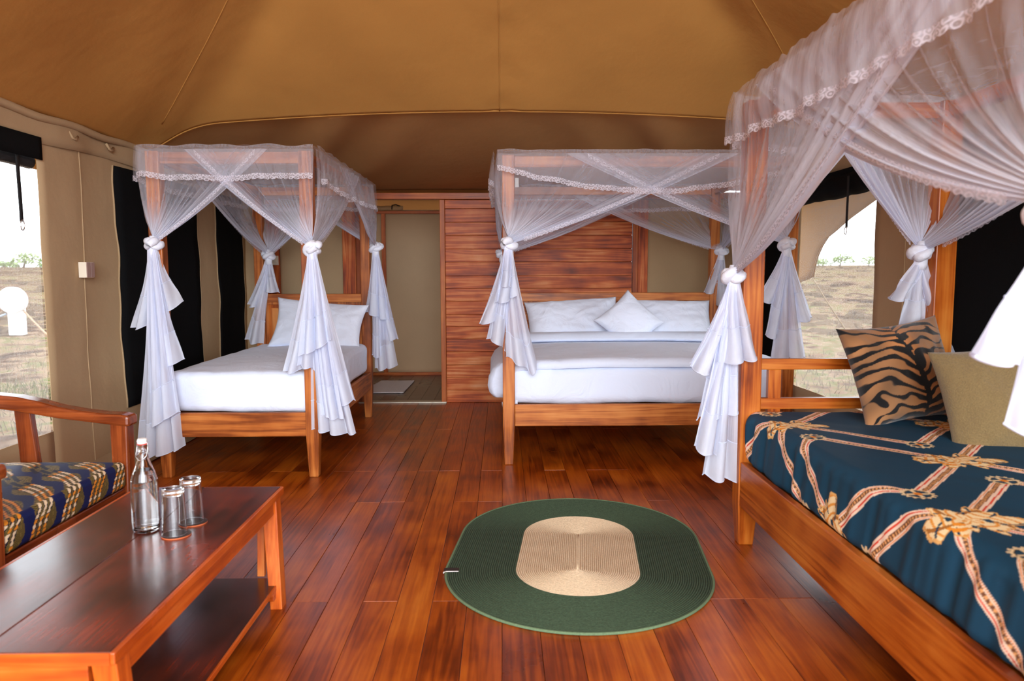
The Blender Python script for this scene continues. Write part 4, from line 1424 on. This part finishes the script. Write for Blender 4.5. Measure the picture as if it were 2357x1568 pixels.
def print_wax(u, v):
    """wax-print cloth: blue ground, khaki hatched waves, brown eyes ringed with orange, strands of beads"""
    blue, khaki, brown = np.array([0.05, 0.10, 0.29]), np.array([0.50, 0.42, 0.22]), np.array([0.30, 0.19, 0.11])
    c = np.tile(blue, (len(u), 1))
    w = v * 1.0 + 0.05 * np.sin(u * 14)
    ph = ((v + 0.75 * u) / 0.185 + 0.14 * np.sin(u * 40)) % 1.0
    hat = np.sin((u * 0.8 + v) * 900)
    hat2 = np.sin(u * 1100 - 40 * np.sin(v * 22))
    k = (ph > 0.46) | (ph < 0.10)
    c[k] = np.where((hat2[k] > -0.2)[:, None], khaki, khaki * 0.35)
    for a in np.arange(-0.8, 1.2, 0.165):
        for b in np.arange(1.5, 4.2, 0.21):
            aa = a + 0.08 * (round(b / 0.21) % 2)
            r = np.hypot((u - aa) * 1.0, (v - b - 0.02) * 1.45)
            c[r < 0.072] = brown
            k = (r < 0.072) & (np.sin(r * 1100) > 0.55)
            c[k] = brown * 0.6 + 0.08
            k = (r > 0.030) & (r < 0.041)
            c[k] = [0.66, 0.40, 0.16]
            c[r < 0.022] = [0.16, 0.14, 0.16]
    # bead strands running aslant, three and three
    for b in np.arange(-1.0, 6.5, 0.185):
        for d in (0.0, 0.034, 0.068):
            t = v + 0.75 * u + 0.018 * np.sin(u * 22) - (b + d)
            k = (np.abs(t) < 0.0125) & (np.sin(u * 60 + d * 90) > -0.6)
            c[k] = [0.05, 0.06, 0.16]
            s = (u % 0.0155) / 0.0155 - 0.5
            bead = np.hypot(s * 0.0155, t * 0.8) < 0.0075
            on = ((np.sin(u * 19 + b * 34) > -0.2) | (u > sx1 - 0.01)) & bead
            num = np.floor(u / 0.0155)
            pick = (np.sin(num * 12.9 + b * 78) * 43758.5) % 1.0
            col = np.where((pick > 0.5)[:, None], [0.90, 0.80, 0.66], [0.86, 0.54, 0.16])
            c[on] = col[on]
    return c


cs = thing('seat_cushion', ((CX0 + CX1) / 2, (CY0 + CY1) / 2, 0.335), 'blue, khaki and brown wax-print seat cushion in the armchair', 'cushion')
sx0, sx1, sy0, sy1 = CX0 + 0.02, CX1 - 0.012, CY0 + 0.072, CY1 - 0.072
g = rbox(((sx0 + sx1) / 2, (sy0 + sy1) / 2, 0.3955), (sx1 - sx0, sy1 - sy0, 0.117), 0.022, (200, 190, 40), 0.0, skip_bottom=True, crown=0.018)
P = np.array(g.v)
fr = P[:, 0] > sx1 - 0.022
u = np.where(fr, sx1 + (0.454 - P[:, 2]), P[:, 0])
side_ = (P[:, 1] < sy0 + 0.022)
v = np.where(side_ & ~fr, P[:, 1] - (0.454 - P[:, 2]), P[:, 1])
g.col = print_wax(u, v)
g.build('printed_cover', print_mat('wax_print', 0.65, 0.1, 600), cs, smooth=True)

# ---- coiled oval rug: every round of braid is geometry
rug = thing('oval_rug', (0.325, 3.31, 0), 'oval braided rug, green with a beige middle, on the floorboards', 'rug')
RCX, RCY, RA = 0.345, 3.307, math.radians(-6.3)
HALF = 0.212


def race(r, n):
    """racetrack outline at distance r from the spine"""
    pts_ = []
    per = 2 * math.pi * r + 4 * HALF
    for k in range(n):
        s = per * k / n
        if s < 2 * HALF:
            p_ = (r, -HALF + s)
        elif s < 2 * HALF + math.pi * r:
            a = (s - 2 * HALF) / r
            p_ = (r * math.cos(a), HALF + r * math.sin(a))
        elif s < 4 * HALF + math.pi * r:
            p_ = (-r, HALF - (s - 2 * HALF - math.pi * r))
        else:
            a = math.pi + (s - 4 * HALF - math.pi * r) / r
            p_ = (r * math.cos(a), -HALF + r * math.sin(a))
        x = p_[0] * math.cos(RA) - p_[1] * math.sin(RA) + RCX
        y = p_[0] * math.sin(RA) + p_[1] * math.cos(RA) + RCY
        pts_.append((x, y))
    return pts_


def coil(r0, r1, pitch, mat, name, seed):
    g = G()
    m_ = int(round((r1 - r0) / pitch))
    n_ = 150
    prof_ = [(-0.5, 0.0015), (-0.46, 0.006), (-0.28, 0.0098), (0.0, 0.0110), (0.28, 0.0098), (0.46, 0.006), (0.5, 0.0015)]
    for k in range(m_):
        rc_ = r0 + pitch * (k + 0.5)
        rows_ = []
        for d, z in prof_:
            rows_.append([(x, y, z + 0.0009 * nz(x * 60, y * 60, seed)) for x, y in race(rc_ + d * pitch, n_)])
        g.grid(rows_, closed=True)
    return g.build(name, mat, rug, smooth=True, kind='stuff')


M_GREEN = plain('green_braid', s2l(58, 74, 52), 0.9, var=0.35, bscale=140, bump=0.5)
M_BEIGE = plain('beige_braid', s2l(216, 190, 156), 0.9, var=0.16, bscale=140, bump=0.5)
M_RIM = plain('pale_green_braid', s2l(96, 116, 84), 0.9, var=0.2, bscale=140)
coil(0.003, 0.268, 0.00885, M_BEIGE, 'beige_centre', 1)['label'] = 'beige braided middle'
coil(0.268, 0.567, 0.0093, M_GREEN, 'green_border', 2)['label'] = 'dark green braided border'
G().tube([(RCX - math.sin(RA) * q, RCY + math.cos(RA) * q, 0.005) for q in np.linspace(-HALF, HALF, 8)], 0.0055, 8).build('spine_braid', M_BEIGE, rug, smooth=True)
g = G()
g.tube([(x, y, 0.0062) for x, y in race(0.5705, 190)], 0.0058, 8, closed=True)
g.build('rim_braid', M_RIM, rug, smooth=True)
tgx, tgy = -0.245, 3.075
G().box(tgx - 0.012, tgx + 0.052, tgy, tgy + 0.034, 0.0115, 0.0135).build('label_tag', M_LABEL, rug, label='small dark brown folded label')
G().tube([(tgx + 0.052, tgy - 0.001, 0.0125), (tgx + 0.0, tgy - 0.002, 0.0125), (tgx - 0.014, tgy - 0.004, 0.009), (tgx - 0.012, tgy - 0.006, 0.005)], 0.0025, 6).build('tag_fold', M_MATWHITE, rug, smooth=True)

# ---- bath mat
rows_ = []
for j in range(31):
    t = j / 30
    rows_.append([(lerp(lerp(-1.53, -1.062, s), lerp(-1.44, -1.045, s), t), lerp(7.80, 8.67, t), 0.009 + 0.002 * nz(s * 14, t * 14, 3)) for s in np.linspace(0, 1, 31)])
o = G().grid(rows_).build('bath_mat', M_MATWHITE, None, smooth=True, solid=0.008)
tag(o, 'white towelling bath mat on the dark bathroom floor', 'mat')

# ---- wall switch boxes
sw = thing('wall_switch', (XL + 0.03, 4.44, 1.27), 'ivory and mauve square switch box on the tan canvas of the left wall', 'switch')
G().box(XL + 0.004, XL + 0.05, 4.400, 4.485, 1.265, 1.358).build('box', M_SWITCH, sw, bevel=0.003)
G().box(XL + 0.0502, XL + 0.055, 4.402, 4.442, 1.267, 1.356).build('rocker', M_SWITCHFACE, sw, bevel=0.001)
G().box(XL + 0.0502, XL + 0.055, 4.445, 4.483, 1.267, 1.356).build('rocker', M_SWITCHFACE, sw, bevel=0.001)
sw = thing('wall_socket', (-2.2, YB - 0.02, 1.38), 'small ivory socket box on the stud behind the narrow bed', 'socket')
G().box(-2.235, -2.17, YB - 0.032, YB - 0.0125, 1.36, 1.45).build('plate', M_SWITCH, sw, bevel=0.003)
G().box(-2.22, -2.185, YB - 0.036, YB - 0.0322, 1.385, 1.425).build('rocker', M_SWITCH, sw, bevel=0.002)


# ================================================================ mosquito nets
# tails of gathered net below each knot: knot position, then the hem line of each layer relative to the knot
TAILS = {
    'left_FL': ((-2.134, 4.575, 1.468), [
        [(-0.159, 0.020, -0.507), (-0.115, 0.020, -0.520), (-0.051, 0.020, -0.488)],
        [(-0.055, 0.030, -0.462), (0.095, 0.030, -0.400), (0.146, 0.030, -0.354)],
        [(0.011, 0.000, -0.771), (0.107, 0.000, -0.733), (0.151, 0.000, -0.711)],
        [(-0.160, 0.010, -1.311), (-0.087, 0.010, -1.325), (0.050, 0.010, -1.295), (0.127, 0.010, -1.265)],
        [(-0.058, -0.045, -1.144), (0.044, -0.045, -1.076), (0.148, -0.045, -1.022)],
    ]),
    'left_FR': ((-1.159, 4.555, 1.439), [
        [(-0.209, 0.020, -0.758), (-0.153, 0.020, -0.764), (-0.082, 0.020, -0.745)],
        [(-0.090, -0.050, -0.656), (0.025, -0.050, -0.616), (0.114, -0.050, -0.552)],
        [(-0.108, -0.020, -0.718), (-0.034, -0.020, -0.729), (0.003, -0.020, -0.762)],
        [(0.029, 0.000, -1.002), (0.121, 0.000, -0.989), (0.241, 0.000, -0.935)],
        [(-0.039, 0.020, -1.127), (0.029, 0.020, -1.136), (0.164, 0.020, -1.159), (0.238, 0.020, -1.148)],
        [(0.031, -0.035, -1.031), (0.117, -0.035, -1.042), (0.178, -0.035, -1.040)],
    ]),
    'left_RR': ((-1.103, 6.500, 1.504), [
        [(-0.093, -0.030, -0.559), (0.039, -0.030, -0.613), (0.137, -0.030, -0.640)],
        [(0.041, 0.000, -0.810), (0.129, 0.000, -0.807), (0.187, 0.000, -0.792)],
        [(-0.030, 0.010, -1.062), (0.015, 0.010, -1.078), (0.170, 0.010, -1.040)],
        [(-0.046, -0.020, -0.943), (0.004, -0.020, -0.958), (0.042, -0.020, -0.931)],
    ]),
    'left_RL': ((-2.021, 6.450, 1.438), [
        [(-0.224, 0.010, -0.724), (-0.172, 0.010, -0.762), (-0.078, 0.010, -0.770)],
        [(-0.048, 0.000, -0.300), (0.016, 0.000, -0.315), (0.083, 0.000, -0.323)],
        [(-0.201, 0.020, -0.421), (-0.164, 0.020, -0.444), (-0.089, 0.020, -0.444)],
    ]),
    'big_FL': ((0.039, 4.830, 1.470), [
        [(-0.193, 0.020, -0.521), (-0.130, 0.020, -0.507), (-0.030, 0.020, -0.476)],
        [(-0.145, 0.010, -0.612), (-0.088, 0.010, -0.632), (-0.022, 0.010, -0.696)],
        [(-0.094, -0.040, -0.376), (-0.015, -0.040, -0.370), (0.055, -0.040, -0.323)],
        [(-0.057, -0.050, -0.258), (-0.015, -0.050, -0.272), (0.013, -0.050, -0.266)],
        [(-0.016, 0.000, -0.729), (0.084, 0.000, -0.793), (0.164, 0.000, -0.851), (0.187, 0.000, -0.782)],
    ]),
    'big_FR': ((1.855, 4.830, 1.466), [
        [(-0.174, 0.010, -0.339), (-0.122, 0.010, -0.382), (-0.059, 0.010, -0.371)],
        [(0.094, 0.020, -0.519), (0.142, 0.020, -0.499), (0.199, 0.020, -0.479)],
        [(-0.077, 0.000, -0.750), (0.036, 0.000, -0.744), (0.157, 0.000, -0.745)],
        [(-0.143, -0.020, -0.581), (-0.091, -0.020, -0.609), (-0.043, -0.020, -0.587)],
    ]),
    'big_RR': ((1.949, 6.600, 1.471), [
        [(-0.152, 0.010, -0.363), (-0.097, 0.010, -0.379), (-0.028, 0.010, -0.356)],
        [(-0.047, 0.000, -0.472), (0.032, 0.000, -0.496), (0.077, 0.000, -0.441)],
    ]),
    'day_FL': ((1.065, 3.405, 1.274), [
        [(-0.190, 0.010, -0.410), (-0.141, 0.010, -0.419), (-0.064, 0.010, -0.419)],
        [(-0.080, -0.045, -0.400), (0.020, -0.045, -0.392), (0.120, -0.045, -0.376)],
        [(-0.188, 0.000, -0.425), (-0.137, 0.000, -0.450), (-0.086, 0.000, -0.458)],
        [(-0.162, 0.005, -0.669), (-0.068, 0.005, -0.657), (0.039, 0.005, -0.637)],
        [(-0.119, 0.020, -0.943), (-0.056, 0.020, -0.960), (0.040, 0.020, -0.971)],
        [(-0.170, -0.020, -0.792), (-0.134, -0.020, -0.821), (-0.073, -0.020, -0.825)],
    ]),
    'day_FR': ((1.934, 3.410, 1.382), [
        [(-0.148, 0.000, -0.208), (-0.115, 0.000, -0.222), (-0.066, 0.000, -0.224)],
        [(-0.089, 0.020, -0.368), (-0.032, 0.020, -0.374), (0.050, 0.020, -0.368)],
        [(0.124, 0.030, -0.478), (0.166, 0.030, -0.493), (0.200, 0.030, -0.485)],
    ]),
    'day_NL': ((1.069, 1.420, 1.423), [
        [(-0.160, 0.000, -0.289), (-0.112, 0.000, -0.302), (-0.055, 0.000, -0.305)],
        [(-0.055, 0.020, -0.438), (-0.016, 0.020, -0.451), (0.036, 0.020, -0.443)],
        [(-0.048, 0.030, -0.243), (0.006, 0.030, -0.269), (0.058, 0.030, -0.261)],
    ]),
}


def sstep(a, b, x):
    t = max(0.0, min(1.0, (x - a) / (b - a)))
    return t * t * (3 - 2 * t)


def bez(a, b, c, t):
    return a * (1 - t) ** 2 + b * (2 * t * (1 - t)) + c * t * t


def curtain(net, A, B, nrm, K, smax, sag, ztop, seed, off, free=0.5, band=0.0):
    """one half of a side: net hung along the rail from corner A towards B and gathered into knot K"""
    ns, nt_ = 90, 34
    g = G()
    rows_ = []
    for j in range(nt_ + 1):
        t = j / nt_
        row = []
        for i in range(ns + 1):
            s = i / ns
            se = lerp(s, 1 - (1 - s) ** 2.1, sstep(0.05, 0.75, t) * free)
            T_ = A.lerp(B, se * smax)
            T_ = Vector((T_.x, T_.y, ztop + 0.006 * nz(se * 9, seed, 1)))
            Ke = K + Vector((0, 0, 0.028 - 0.055 * (se - 0.5)))
            mid = T_.lerp(Ke, 0.55)
            C_ = mid + Vector((0, 0, -sag * (0.15 + 0.85 * se ** 1.4) * (B - A).length * smax))
            # the strip next to the post drops straight and turns in at the knot
            C_ = C_.lerp(Vector((T_.x, T_.y, lerp(T_.z, Ke.z, 0.7))), 0.75 * (1 - se) ** 2)
            p_ = bez(T_, C_, Ke, t)
            amp = 0.011 * math.sin(math.pi * min(1, t * 1.15)) + 0.004
            fold = math.sin(2 * math.pi * (11 * se + 0.8 * nz(se * 4, t * 1.2, seed))) + 0.5 * math.sin(2 * math.pi * (23 * se + seed))
            p_ = p_ + nrm * (off * (1 - t) + amp * fold + 0.012 * math.sin(math.pi * t))
            row.append(p_)
            d = 0.16 + (0.62 + band) * sstep(0.74 - 0.5 * band, 0.97, se) * (0.35 + band + 0.65 * t) + 0.75 * sstep(0.35, 1.0, t) ** 1.5 + 0.18 * sstep(0.97, 1.0, se)
            g.dens.append(d)
            g.uv.append((se + seed * 0.37, t * 1.4 + seed))
        rows_.append(row)
    g.grid(rows_)
    g.build('curtain', M_NET, net, smooth=True)
    # lace sewn along the free edge
    g = G()
    rows_ = [[], []]
    n_ = 70
    for j in range(n_ + 1):
        t = 0.02 + 0.9 * j / n_
        T_ = A.lerp(B, 0.93 * smax)
        T_ = Vector((T_.x, T_.y, ztop))
        Ke = K.copy()
        C_ = T_.lerp(Ke, 0.55) + Vector((0, 0, -sag * 0.86 * (B - A).length * smax))
        p_ = bez(T_, C_, Ke, t) + nrm * (off * (1 - t) + 0.024)
        rows_[0].append(p_ + Vector((0, 0, 0.012)))
        rows_[1].append(p_ - Vector((0, 0, 0.012 + 0.006 * abs(math.sin(j * math.pi / 2)))))
        g.uv += []
    g.grid(rows_)
    g.dens = [0.35] * len(g.v)
    g.uv = [(k * 0.013, q) for q in (0, 1) for k in range(n_ + 1)]
    g.build('lace_trim', M_LACE, net, smooth=True)


def knot(net, K, size, rot):
    """overhand knot tied round the post"""
    g = G()
    pts_ = []
    for k in range(64):
        a = 2 * math.pi * k / 64
        r = 1.0 + 0.42 * math.cos(3 * a)
        x, y, z = r * math.cos(2 * a), r * math.sin(2 * a) * 0.8, 0.55 * math.sin(3 * a)
        c, s_ = math.cos(rot), math.sin(rot)
        pts_.append(K + Vector((x * c - y * s_, x * s_ + y * c, z + 0.25 * x * math.sin(rot * 1.7))) * size)
    rs = [size * (0.62 + 0.12 * math.sin(5 * 2 * math.pi * k / 64)) for k in range(64)]
    g.tube(pts_, rs, 12, closed=True)
    for i, p_ in enumerate(g.v):
        q = Vector(p_)
        d = (q - K)
        g.v[i] = tuple(q + d.normalized() * 0.004 * nz(q.x * 60, q.y * 60, q.z * 25))
    # neck running into the tail
    g.tube([K + Vector((0, 0, 0.05)), K, K - Vector((0, 0, size * 1.7)), K - Vector((0, 0, size * 2.4))], [size * 0.5, size * 0.9, size * 0.85, size * 0.7], 12)
    return g.build('knot', M_KNOT, net, smooth=True)


def resample(pts_, n):
    d = [0.0]
    for a, b in zip(pts_[:-1], pts_[1:]):
        d.append(d[-1] + (Vector(b) - Vector(a)).length)
    out = []
    for k in range(n + 1):
        s = d[-1] * k / n
        i = 0
        while i < len(d) - 2 and d[i + 1] < s:
            i += 1
        t = (s - d[i]) / max(1e-9, d[i + 1] - d[i])
        out.append(Vector(pts_[i]).lerp(Vector(pts_[i + 1]), t))
    return out


def tail(net, K, layers, seed):
    parent = None
    sheer = G()
    bands = []
    for li, hem in enumerate(layers):
        n, m_ = 46, 30
        H_ = resample(hem, n)
        ln = sum(p_.length for p_ in H_) / len(H_)
        width = (H_[-1] - H_[0]).length
        band = min(0.2, 0.42 * ln)
        tb_ = 1 - band / ln
        pl = max(1.5, width / 0.095)
        rows_ = []
        xc = sum(p_.x for p_ in H_) / len(H_)
        for j in range(m_ + 1):
            t = j / m_
            row = []
            for i in range(n + 1):
                s = i / n
                h_ = H_[i]
                top_ = Vector((0.026 * (s - 0.5) * 2 * (1 if H_[-1].x > H_[0].x else -1), -0.01 + h_.y * 0.3, -0.03))
                te = t ** 1.04
                p_ = Vector((lerp(top_.x, h_.x, te * (0.86 + 0.14 * te)), lerp(top_.y, h_.y, t), lerp(top_.z, h_.z, t)))
                amp = 0.004 + 0.030 * t
                ph = 2 * math.pi * (pl * s + 0.35 * nz(s * 3, t * 1.5, seed + li * 7))
                p_.y += amp * math.sin(ph) - 0.02 * math.sin(math.pi * s) * t
                p_.x += 0.35 * amp * math.cos(ph) * math.sin(math.pi * s)
                p_.z += 0.005 * t * math.sin(ph + 0.6)
                row.append(K + p_)
            rows_.append(row)
        jb = int(round(tb_ * m_))
        base = len(sheer.v)
        sheer.grid(rows_[:jb + 1])
        for j in range(jb + 1):
            t = j / m_
            for i in range(n + 1):
                sheer.dens.append(0.42 + 0.5 * (1 - t) ** 1.5 + 0.12 * nz(i * 0.3, t * 2, li))
                sheer.uv.append((i / n * max(0.4, width * 4) + li * 3.1, t * 1.2))
        rb = G()
        up_ = [[p_ for p_ in r_] for r_ in rows_[jb:]]
        rb.grid(up_)
        for j in range(jb, m_ + 1):
            for i in range(n + 1):
                rb.dens.append(0.5)
                rb.uv.append((i / n * max(0.4, width * 4), (j - jb) / 10))
        bands.append((rb, [r_ for r_ in (rows_[jb], rows_[-1])]))
    o = sheer.build('tail', M_TAIL, net, smooth=True)
    for rb, lines in bands:
        for ln_ in lines:
            k0 = len(rb.v)
            rb.tube(ln_, 0.0028, 5)
            rb.dens += [1.0] * (len(rb.v) - k0)
            rb.uv += [(0, 0)] * (len(rb.v) - k0)
        rb.build('ruffle', M_RUFFLE, o, smooth=True)
    return o


def mosquito_net(label, x0, x1, y0, y1, ztop, knots, drop, smax, sag, seed, sides='frbl', full=0.0):
    t = thing('mosquito_net', ((x0 + x1) / 2, (y0 + y1) / 2, ztop), label, 'mosquito net')
    C = {'FL': Vector((x0, y0, ztop)), 'FR': Vector((x1, y0, ztop)), 'RR': Vector((x1, y1, ztop)), 'RL': Vector((x0, y1, ztop))}
    # top sheet
    g = G()
    rows_ = []
    nx_, ny_ = 50, 60
    for j in range(ny_ + 1):
        row = []
        for i in range(nx_ + 1):
            a, b = i / nx_, j / ny_
            e = min(a, 1 - a, b, 1 - b)
            z = ztop + 0.012 * nz(a * 9, b * 9, seed) + full * 0.02 * nz(a * 25, b * 25, seed + 3) - 0.05 * sstep(0, 0.4, e) + 0.008
            row.append(Vector((lerp(x0 - 0.005, x1 + 0.005, a), lerp(y0 - 0.005, y1 + 0.005, b), z)))
            g.dens.append(0.12 + 0.3 * (1 - sstep(0, 0.06, e)))
            g.uv.append((a * 0.4, b))
        rows_.append(row)
    g.grid(rows_)
    g.build('top_sheet', M_VAL, t, smooth=True)
    # valance all round, its hem in swags, with scalloped lace
    order = ['FL', 'FR', 'RR', 'RL']
    nrm = {'f': Vector((0, -1, 0)), 'r': Vector((1, 0, 0)), 'b': Vector((0, 1, 0)), 'l': Vector((-1, 0, 0))}
    for si, sd in enumerate('frbl'):
        if sd not in sides:
            continue
        A, B = C[order[si]], C[order[(si + 1) % 4]]
        n_ = nrm[sd]
        ln = (B - A).length
        m_ = int(ln / 0.012)
        cols, lace_t, lace_b = [], [], []
        dz0 = drop.get(sd, (0.19, 0.03))
        for i in range(m_ + 1):
            s = i / m_
            d_ = dz0[0] + dz0[1] * math.sin(math.pi * min(1, max(0, s * 1.02))) + 0.018 * nz(s * ln * 3.2, seed, si) + 0.01 * nz(s * ln * 9, seed, si + 5)
            col_ = []
            for k in range(9):
                q = k / 8
                wv = (0.012 * math.sin(s * ln * 21 + 2 * nz(s * 6, q, seed)) + 0.006 * math.sin(s * ln * 57 + seed)) * (0.25 + q)
                p_ = A.lerp(B, s) + n_ * (0.022 + 0.02 * q ** 0.6 + wv)
                if full:
                    p_ += n_ * (0.03 * math.sin(math.pi * q) * full * (0.6 + 0.8 * nz(s * ln * 6, 2, seed)))
                col_.append(Vector((p_.x, p_.y, A.z + (0.012 + 0.014 * nz(s * ln * 7, seed, 2) + full * 0.016 * nz(s * ln * 19, seed, 8)) * (1 - q) - d_ * q)))
            cols.append(col_)
            lace_t.append(col_[-1] + Vector((0, 0, 0.014)) + n_ * 0.003)
            lace_b.append(col_[-1] - Vector((0, 0, 0.016 + 0.007 * abs(math.sin(i * math.pi / 3)))) + n_ * 0.004)
        g = G().grid(cols)
        g.dens = [0.18 + 0.22 * (k == 0) + 0.15 * full for _ in cols for k in range(9)]
        g.uv = [(i / m_ * ln * 0.9 + si, k / 8 * 0.4) for i in range(m_ + 1) for k in range(9)]
        g.build('valance', M_VAL, t, smooth=True)
        g = G().grid([lace_t, lace_b])
        g.dens = [0.55] * len(g.v)
        g.uv = [(i * 0.012, q) for q in (0, 1) for i in range(m_ + 1)]
        g.build('lace_trim', M_LACE, t, smooth=True)
        ka, kb = knots[order[si]][0], knots[order[(si + 1) % 4]][0]
        sm = smax.get(sd, 0.72)
        sg = sag.get(sd, 0.07)
        curtain(t, A, B, n_, ka, sm, sg, ztop - 0.01, seed + si * 2 + 1, 0.012, band=0.45 * full)
        curtain(t, B, A, n_, kb, sm, sg, ztop - 0.01, seed + si * 2 + 2, 0.004, band=0.45 * full)
    for i, (c_, (K, layers)) in enumerate(knots.items()):
        knot(t, K, 0.034, 0.8 * i + seed)
        if layers:
            tail(t, K, layers, seed + i * 3)
    return t


def KN(name, K=None):
    if name is None:
        return Vector(K), []
    k, l = TAILS[name]
    return Vector(k), l


mosquito_net('white mosquito net tied back on the narrow bed by the left wall', -2.19, -1.135, 4.56, 6.6, 2.045,
             {'FL': KN('left_FL'), 'FR': KN('left_FR'), 'RR': KN('left_RR'), 'RL': KN('left_RL')},
             {'f': (0.165, 0.02), 'r': (0.2, 0.02), 'b': (0.18, 0.02), 'l': (0.18, 0.02)},
             {'f': 0.74, 'r': 0.66, 'b': 0.72, 'l': 0.66}, {'f': 0.10, 'r': 0.08, 'b': 0.1, 'l': 0.08}, 11)
mosquito_net('white mosquito net tied back on the wide bed before the plank wall', -0.03, 1.97, 4.83, 6.72, 2.06,
             {'FL': KN('big_FL'), 'FR': KN('big_FR'), 'RR': KN('big_RR'), 'RL': KN(None, (0.0, 6.66, 1.45))},
             {'f': (0.10, 0.15), 'r': (0.2, 0.03), 'b': (0.19, 0.03), 'l': (0.18, 0.03)},
             {'f': 0.78, 'r': 0.7, 'b': 0.74, 'l': 0.66}, {'f': 0.05, 'r': 0.08, 'b': 0.08, 'l': 0.08}, 23)
mosquito_net('white mosquito net tied back on the near daybed, largest of the three nets', 1.075, 2.11, 1.28, 3.45, 2.09,
             {'FL': KN('day_NL'), 'FR': KN(None, (2.06, 1.33, 1.42)), 'RR': KN('day_FR'), 'RL': KN('day_FL')},
             {'f': (0.2, 0.02), 'r': (0.2, 0.02), 'b': (0.21, 0.02), 'l': (0.20, 0.03)},
             {'f': 0.7, 'r': 0.72, 'b': 0.68, 'l': 0.88}, {'f': 0.08, 'r': 0.1, 'b': 0.07, 'l': 0.10}, 37, full=1.0)
